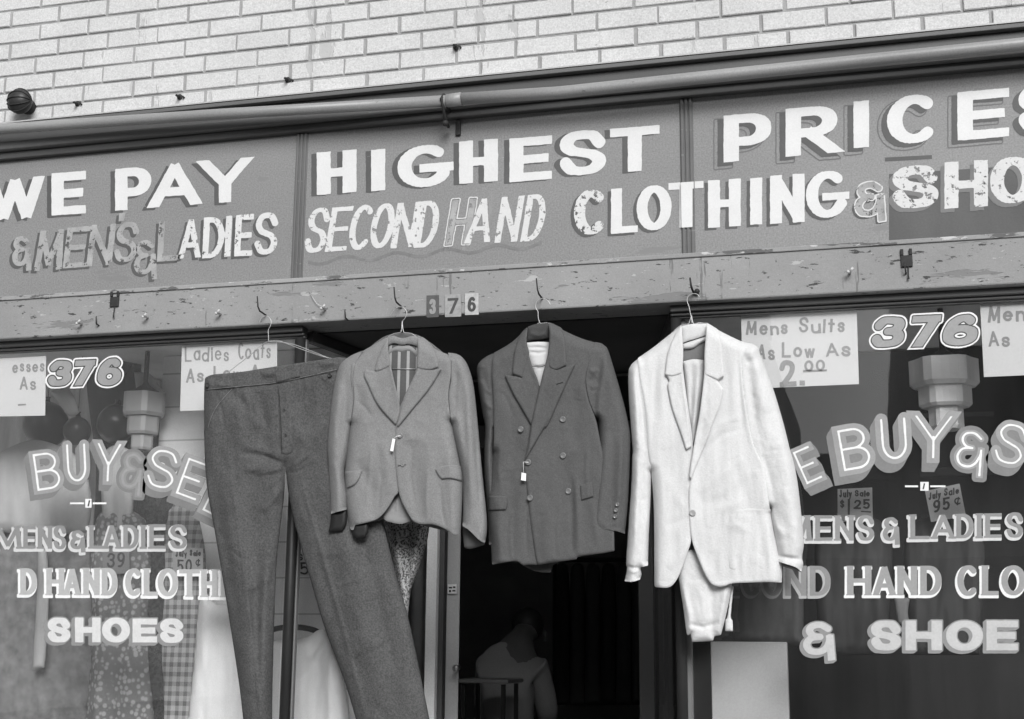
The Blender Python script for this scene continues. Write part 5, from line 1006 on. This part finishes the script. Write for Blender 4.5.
garment('hanging_slip', 'plain white slip left of the big trousers', 'slip', [(199, 603), (206, 590), (214, 602), (228, 606), (238, 592), (250, 604), (262, 660), (268, 740), (186, 740), (194, 660)], white_cotton, .30, .04, 12, noise=fold_noise(50))
o = garment('hanging_blouse', 'white blouse on a dark hanger seen between the trouser legs', 'blouse', [(268, 642), (278, 640), (292, 640), (308, 636), (318, 630), (325, 629), (334, 650), (346, 690), (352, 740), (264, 740)], white_cotton, .36, .05, 12,
            [([(306, 660), (322, 642), (326, 632)], 3, .012), ([(300, 680), (318, 660), (324, 640)], 3, -.01)], fold_noise(52))
m = MB(); c = cr([(262, 634), (275, 629), (290, 627), (305, 628), (318, 632), (330, 642)], 6, 179, closed=False); m.tube(P(c[:, 0], c[:, 1], .38), .011, 10); m.tube(P([297, 297], [628, 600], .37), .004, 6)
tag(m.build('clothes_hanger', mat('dark_wood_hanger', .06, .4), smooth=True), 'dark curved wooden hanger holding the white blouse', 'hanger')
garment('hanging_scarf', 'pale cloth strip bent between the dark hanging balls', 'scarf', [(50, 392), (58, 388), (70, 390), (76, 400), (80, 412), (74, 417), (66, 414), (60, 404)], pale_cloth, .38, .02, 6)
garment('folded_cloth', 'pale folded cloth on the wall above the stepped lamp', 'cloth', [(134, 372), (150, 374), (158, 384), (166, 394), (148, 394), (136, 388)], pale_cloth, .46, .02, 5)
garment('hanging_skirt', 'speckled floral skirt hanging below the grey jacket hem', 'skirt', [(380, 500), (430, 502), (429, 530), (425, 548), (418, 572), (411, 590), (408, 618), (402, 622), (398, 590), (392, 555), (384, 522)], mat('floral_cloth', 0.24, .85, .1, 8, .08, pattern='floral'), .10, .04, 9, [([(392, 520), (398, 560), (404, 610)], 4, .014), ([(408, 520), (408, 560), (408, 600)], 3, -.016), ([(420, 520), (416, 550), (411, 585)], 3, .012)])
dark_c = mat('dark_cloth', 0.05, .85, .1, 8, .1); dim_c = mat('dim_grey_cloth', 0.1, .85, .1, 8, .1)
garment('hanging_coat', 'dark coat hanging behind the words SECOND HAND in the right window', 'coat', [(732, 585), (740, 520), (760, 500), (790, 505), (802, 540), (804, 646), (768, 644), (734, 641)], dim_c, .34, .04, 12, noise=fold_noise(54))
garment('hanging_coat', 'dark coat hanging below the 1 25 sale card', 'coat', [(815, 540), (826, 520), (852, 512), (880, 520), (892, 545), (890, 600), (888, 655), (820, 655), (816, 600)], dark_c, .40, .04, 12, noise=fold_noise(56))
garment('hanging_coat', 'dark coat hanging below the 95 cents sale card', 'coat', [(905, 540), (918, 520), (946, 512), (972, 520), (984, 545), (982, 600), (980, 655), (910, 655), (906, 600)], dark_c, .40, .04, 12, noise=fold_noise(58))
garment('hanging_tie', 'short pale fringed tie end hanging between two dark coats', 'tie', [(894, 598), (902, 597), (910, 598), (908, 612), (910, 624), (898, 624), (896, 612)], mat('faded_tie', .22, .8), .36, .015, 4)
q0, q1 = P(712, 700, .30), P(787, 642, .30)
m = MB(); m.box(q0[0], q1[0], .29, .33, 1.0, q1[2]); o = m.build('display_board', mat('pale_display_board', 0.43, .8, .06), bevel=.004); tag(o, 'blank pale board standing low in the right window beside the post', 'board')
sb = P([730, 1060], [690, 690], .3); m = MB(); m.box(float(sb[0][0]) , float(sb[1][0]), .335, .7, 1.28, 1.32); o = m.build('display_shelf', mat('dark_shelf', .07, .6), bevel=.004); tag(o, 'dark bare shelf low in the right window', 'shelf')

# round dark balls hung in the left window
ballm = mat('dark_rubber', 0.03, .28, .15, 10, .05, spec=.6, bump=0); ballm2 = mat('grey_rubber', 0.06, .3, .15, 10, .05, spec=.5, bump=0)
for (x, y, r, Y, mm, lab) in ((118, 356, 19, .62, ballm2, 'dark round ball hanging under the top of the left window'), (116, 424, 18, .5, ballm, 'shiny dark ball hanging left of the small lamp'), (77, 431, 13, .44, ballm2, 'smallest grey ball hanging above the letter U'), (46, 425, 21, .52, ballm2, 'largest grey ball hanging above the letter B')):
    p = P(x, y, Y); rr = r / F * float(np.linalg.norm(p - CAM)); o = thing('hanging_ball', (p[0], p[1], p[2] - rr), lab, 'ball', 'balls hanging in the left window')
    m = MB(); m.sphere(p, rr, 28, 16, (1, 1, 1.06)); m.lathe((p[0], p[1], p[2] + rr * 1.04), [(.012, 0), (.008, .014), (.012, .022)], n=8); m.build('ball', mm, o, smooth=True)
    m = MB(); m.tube([(p[0], p[1], p[2] + rr * 1.06), (p[0], p[1], 2.796)], .0012, 5); m.build('string', iron, o)

# stepped glass lamps
lampg = mat('ribbed_milk_glass', 0.85, .25, .06, 14, .04, spec=.5, bump=.02)
def lamp(cx, tiers, Y, lab, lampg=lampg):
    p0 = P(cx, tiers[0][0], Y); o = thing('pendant_lamp', P(cx, tiers[-1][1], Y), lab, 'lamp', 'stepped glass lamps in the windows')
    for (yt, yb, hw) in tiers:
        a, b = P(cx, yt, Y), P(cx, yb, Y); w = hw / F * float(np.linalg.norm(a - CAM)); m = MB()
        m.lathe((p0[0], p0[1], b[2]), [(w * .88, 0), (w, (a[2] - b[2]) * .14), (w, a[2] - b[2]), (w * .55, a[2] - b[2] + .001)], n=24, flute=.09); m.build('shade_tier', lampg, o)
    m = MB(); m.lathe((p0[0], p0[1], p0[2] - .002), [(.06, 0), (.06, .012), (.03, .03), (.016, .04), (.010, .05), (.010, 2.795 - p0[2])], n=14); m.build('stem', iron, o, smooth=True)
lamp(943, [(361, 388, 32), (388.2, 408, 24.5), (408.2, 430, 16)], .36, 'large stepped glass lamp hanging above the letter Y in the right window')
lamp(145, [(394, 417, 21), (417.2, 435, 16), (435.2, 450, 11)], .40, 'small stepped glass lamp hanging in the left window', mat('dim_milk_glass', .38, .25, .06, 14, .04, spec=.5, bump=.02))

# ------------------------------------------------------------------ person inside the dark shop
def skin(name, joints, edges, m_, parent=None, sub=2, origin=None):
    me = bpy.data.meshes.new(name); off = Vector(root_loc(parent)) if parent is not None else Vector(origin)
    me.from_pydata([Vector(j[0]) - off for j in joints], edges, []); me.materials.append(m_)
    o = bpy.data.objects.new(name, me); COL.objects.link(o)
    if parent is not None: o.parent = parent
    else: o.location = off
    o.modifiers.new('skin', 'SKIN').use_smooth_shade = True
    sv = me.skin_vertices[0].data
    for v, j in zip(sv, joints): v.radius = (j[1], j[1] * (j[2] if len(j) > 2 else 1))
    sv[0].use_root = True
    s = o.modifiers.new('sub', 'SUBSURF'); s.levels = s.render_levels = sub
    return o
YPn = 2.3
hp_ = P(515, 622, YPn); bx, by = float(P(512, 648, YPn)[0]), YPn
hz = float(hp_[2]); zf = .195
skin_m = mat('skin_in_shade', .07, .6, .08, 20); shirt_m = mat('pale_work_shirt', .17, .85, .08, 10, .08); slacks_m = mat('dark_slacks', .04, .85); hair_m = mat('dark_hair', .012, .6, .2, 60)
J = [((bx, by, zf + .86), .13, .8), ((bx - .01, by - .04, zf + 1.04), .125, .8), ((bx - .01, by - .02, hz - .20), .145, .72), ((bx, by + .08, hz - .12), .10, .8), ((bx + .01, by + .17, hz - .07), .055), ((bx + .015, by + .24, hz - .045), .075), ((bx + .015, by + .29, hz - .02), .082),
     ((bx - .135, by + .03, hz - .215), .058), ((bx - .17, by + .10, hz - .46), .045), ((bx - .10, by + .33, hz - .50), .034), ((bx - .08, by + .40, hz - .51), .03),
     ((bx + .135, by + .03, hz - .225), .058), ((bx + .165, by + .09, hz - .45), .045), ((bx + .11, by + .31, hz - .50), .034), ((bx + .09, by + .38, hz - .51), .03),
     ((bx - .09, by, zf + .80), .085), ((bx - .10, by + .02, zf + .45), .06), ((bx - .10, by, zf + .08), .04), ((bx - .10, by + .14, zf + .035), .03),
     ((bx + .09, by, zf + .80), .085), ((bx + .10, by + .02, zf + .45), .06), ((bx + .10, by, zf + .08), .04), ((bx + .10, by + .14, zf + .035), .03)]
E = [(0, 1), (1, 2), (2, 3), (3, 4), (4, 5), (5, 6), (2, 7), (7, 8), (8, 9), (9, 10), (2, 11), (11, 12), (12, 13), (13, 14), (0, 15), (15, 16), (16, 17), (17, 18), (0, 19), (19, 20), (20, 21), (21, 22)]
# fingers
for s, k in ((-1, 10), (1, 14)):
    w = Vector(J[k][0])
    for q, (fx, fl) in enumerate(((-.03, .075), (-.01, .085), (.01, .082), (.028, .065))):
        n = len(J); J += [(tuple(w + Vector((fx, .05, -.005))), .011), (tuple(w + Vector((fx * 1.2, .05 + fl * .55, -.012))), .009), (tuple(w + Vector((fx * 1.2, .05 + fl, -.035))), .008)]; E += [(k, n), (n, n + 1), (n + 1, n + 2)]
    n = len(J); J += [(tuple(w + Vector((-s * .035, .01, -.008))), .012), (tuple(w + Vector((-s * .055, .045, -.02))), .009)]; E += [(k, n), (n, n + 1)]
person = skin('person', J, E, skin_m, origin=(bx, by, zf)); tag(person, 'person in a pale shirt hunched over in the dark shop, back to the street', 'person')
g = .018
Js = [(J[0][0], .15, .85)] + [(J[i][0], J[i][1] + g, J[i][2] if len(J[i]) > 2 else 1) for i in (1, 2)] + [(J[3][0], .085, .8)] + [(J[i][0], J[i][1] + g) for i in (7, 8)] + [(tuple(Vector(J[8][0]).lerp(Vector(J[9][0]), .85)), .05)] + [(J[i][0], J[i][1] + g) for i in (11, 12)] + [(tuple(Vector(J[12][0]).lerp(Vector(J[13][0]), .85)), .05)]
skin('shirt', Js, [(0, 1), (1, 2), (2, 3), (2, 4), (4, 5), (5, 6), (2, 7), (7, 8), (8, 9)], shirt_m, person)
Jt = [((bx, by, zf + .9), .14, .8)] + [(J[i][0], J[i][1] + .02) for i in (15, 16, 17, 19, 20, 21)]
skin('slacks', Jt, [(0, 1), (1, 2), (2, 3), (0, 4), (4, 5), (5, 6)], slacks_m, person)
m = MB(); c = np.array(J[6][0]); m.sphere(c + [0, -.02, .012], .094, 20, 12, (.92, 1.0, .98)); m.build('hair', hair_m, person, smooth=True)
for s in (-1, 1):
    m = MB(); m.sphere(c + [s * .088, .02, -.045], .02, 10, 8, (.5, .8, 1.4)); m.build('ear', skin_m, person, smooth=True)
# counter in front of the person
ct = thing('shop_counter', (bx - .1, by + .55, zf), 'dark wooden counter the person leans over inside the shop', 'counter')
m = MB(); m.box(bx - .9, bx + 1.2, by + .34, by + .9, hz - .60, hz - .565); m.build('counter_top', mat('counter_wood', .09, .4, .2, 6), ct, bevel=.006)
m = MB(); m.box(bx - .85, bx + 1.15, by + .38, by + .86, zf + .001, hz - .602); m.build('counter_body', mat('counter_dark', 0.012, .6), ct)
tx = P([456, 508], [679, 679], 1.72)
tb = thing('table', (float(tx[:, 0].mean()), 1.9, zf), 'dim narrow table just inside the shop door in front of the person', 'table')
zt = float(tx[0][2]); m = MB(); m.box(float(tx[0][0]), float(tx[1][0]), 1.72, 2.02, zt - .018, zt); m.build('table_top', mat('table_top_wood', .12, .5, .2, 6), tb, bevel=.004)
for x in (float(tx[0][0]) + .03, float(tx[1][0]) - .03):
    for y in (1.75, 1.99): m = MB(); m.box(x - .009, x + .009, y - .009, y + .009, zf + .001, zt - .023); m.build('leg', mat('counter_dark', 0.012), tb)
# rail of dim clothes in the shop
rl = thing('clothes_rail', P(600, 600, 4.2) * np.array([1, 1, 0]) + np.array([0, 0, zf]), 'dim clothes rail deep in the dark shop', 'clothes rail')
ra, rb = P(555, 560, 4.2), P(665, 560, 4.2)
m = MB(); m.tube([ra, rb], .014, 8); m.tube([(ra[0], 4.2, zf), tuple(ra)], .014, 8); m.tube([(rb[0], 4.2, zf), tuple(rb)], .014, 8); m.build('rail', iron, rl, smooth=True)
for i in range(7):
    x = 562 + i * 15.5; garment('hanging_coat', ['first dim coat from the left on the rail inside the shop', 'second dim coat from the left on the rail inside the shop', 'third dim coat from the left on the rail inside the shop', 'middle dim coat on the rail inside the shop', 'third dim coat from the right on the rail inside the shop', 'second dim coat from the right on the rail inside the shop', 'last dim coat on the right of the rail inside the shop'][i], 'coat',
        [(x - 7, 574), (x - 2, 563), (x + 2, 563), (x + 7, 574), (x + 8, 640), (x + 9, 705), (x - 9, 705), (x - 8, 640)], [dark_c, dim_c, mat('faded_coat', .1)][i % 3], 4.2 + .01 * (i % 2), .05, 6, noise=fold_noise(30 + i), group='coats on the rail inside the shop')

# ------------------------------------------------------------------ street and the buildings opposite (seen in the glass)
def sheet(name, m_, x0, x1, y0, y1, z):
    o = part(name, [(x0, y0, z), (x1, y0, z), (x1, y1, z), (x0, y1, z)], [(0, 1, 2, 3)], m_, origin=((x0 + x1) / 2, (y0 + y1) / 2, z)); o['kind'] = 'structure'; return o
conc = mat('concrete_pavement', .36, .85, .15, 1.5, .1, 60, .3, 30, .004)
sheet('ground', mat('city_ground', .25, .9, .2, .5), -200, 200, -200, 120, -.16)
sheet('road', mat('asphalt_road', .06, .85, .2, .6, .2, 80, .4, 60, .004), -80, 80, -15.3, -3.9, -.13)
m = MB(); m.box(-80, 80, -3.9, .35, -.159, 0); o = m.build('pavement', conc); o['kind'] = 'structure'
m = MB(); m.box(-80, 80, -19.2, -15.3, -.159, 0); o = m.build('far_pavement', conc); o['kind'] = 'structure'
winm = mat('far_window_glass', .03, .1, .1, 1, spec=.6, bump=0)
def building(x0, x1, h, m_, lab, floors, cols, shop=True):
    o = thing('street_building', ((x0 + x1) / 2, -19.3, 0), lab, 'building', 'buildings across the street')
    m = MB(); m.box(x0, x1, -30, -19.3, 0, h); m.build('wall', m_, o)
    m = MB(); m.box(x0 - .05, x1 + .05, -19.6, -18.95, h + .001, h + .45); m.build('roof_cornice', trim_m, o)
    if shop:
        m = MB(); m.box(x0 + .5, x1 - .5, -19.299, -19.25, .5, 2.9); m.build('shop_window', winm, o)
        m = MB(); m.box(x0 + .3, x1 - .3, -19.299, -19.1, 3.1, 3.8); m.build('shop_fascia', trim_mid, o)
    for f_ in range(floors):
        z0 = 4.6 + f_ * 3.3
        for c_ in range(cols):
            xc = x0 + (x1 - x0) * (c_ + .5) / cols
            m = MB(); m.box(xc - .55, xc + .55, -19.299, -19.27, z0, z0 + 1.8); w = m.build('window', winm, o)
            m = MB(); m.box(xc - .65, xc + .65, -19.299, -19.17, z0 - .14, z0 - .002); m.box(xc - .6, xc + .6, -19.299, -19.24, z0 + .86, z0 + .94); m.build('frame', white_cotton, w)
br_pale = mat('pale_far_facade', 0.75, .8, .1, .6, 0, bump=0); br_dark = mat('dark_far_brick', .055, .9, .15, .6, 0, bump=0); br_mid = mat('mid_far_brick', .2, .9, .15, .6, 0, bump=0)
cb = thing('street_building', (-26, -19.3, 0), 'pale corner building added out of view as a bright wall for the left window to reflect', 'building', 'buildings across the street')  # added out-of-view building; its sunlit side lightens the reflection in the left window
m = MB(); m.box(-32, -19.5, -75, -17.5, 0, 15); m.build('wall', br_pale, cb)
m = MB(); m.box(-32.1, -19.2, -75.2, -17.2, 15.001, 15.5); m.build('roof_cornice', trim_m, cb)
for f_ in range(3):
    for y_ in (-70, -63, -56, -21.5):
        m = MB(); m.box(-19.499, -19.46, y_ - .5, y_ + .5, 4.6 + 3.4 * f_, 6.4 + 3.4 * f_); w = m.build('window', winm, cb)
        m = MB(); m.box(-19.499, -19.38, y_ - .6, y_ + .6, 4.45 + 3.4 * f_, 4.598 + 3.4 * f_); m.build('sill', white_cotton, w)
sheet('side_street', mat('asphalt_road', .06), -19.2, -8.6, -90, -19.21, -.12)
building(-8.4, -1.6, 7.0, br_dark, 'dark brick building across the street', 1, 4)
building(-1.55, .5, 4.4, br_dark, 'narrow low dark building between two taller ones across the street', 0, 1)
building(.55, 12, 7.4, br_dark, 'wide dark brick building directly across the street', 1, 6)
building(12.1, 30, 6.8, br_mid, 'mid grey brick building down the street', 1, 6)

# ------------------------------------------------------------------ light
wd = bpy.data.worlds.new('World'); SC.world = wd; wd.use_nodes = True; nt = wd.node_tree; nt.nodes.clear()
sky = nt.nodes.new('ShaderNodeTexSky'); sky.sky_type = 'NISHITA'; sky.sun_disc = False
EL = R(30)
sky.sun_elevation = EL; sky.air_density = 1; sky.dust_density = 3; sky.ozone_density = 1
bw = nt.nodes.new('ShaderNodeRGBToBW'); bg = nt.nodes.new('ShaderNodeBackground'); ou = nt.nodes.new('ShaderNodeOutputWorld')
nt.links.new(sky.outputs[0], bw.inputs[0]); nt.links.new(bw.outputs[0], bg.inputs[0]); nt.links.new(bg.outputs[0], ou.inputs[0]); bg.inputs[1].default_value = SKY_STRENGTH
sd = bpy.data.lights.new('sun', 'SUN'); sd.energy = SUN; sd.angle = R(28); so = bpy.data.objects.new('sun', sd); COL.objects.link(so)
# towards the sun: in front of the shop, to the right, through thin cloud
dirs = Vector((.34, -.80, .0)).normalized() * math.cos(EL) + Vector((0, 0, math.sin(EL)))
so.rotation_euler = dirs.to_track_quat('Z', 'Y').to_euler(); so.location = (0, -8, 12)
sky.sun_rotation = math.atan2(dirs.x, dirs.y)
SC.view_settings.view_transform = 'Standard'; SC.view_settings.look = 'None'; SC.view_settings.gamma = 1; SC.view_settings.exposure = EXPOSURE
SC.cycles.max_bounces = 8; SC.cycles.transparent_max_bounces = 16
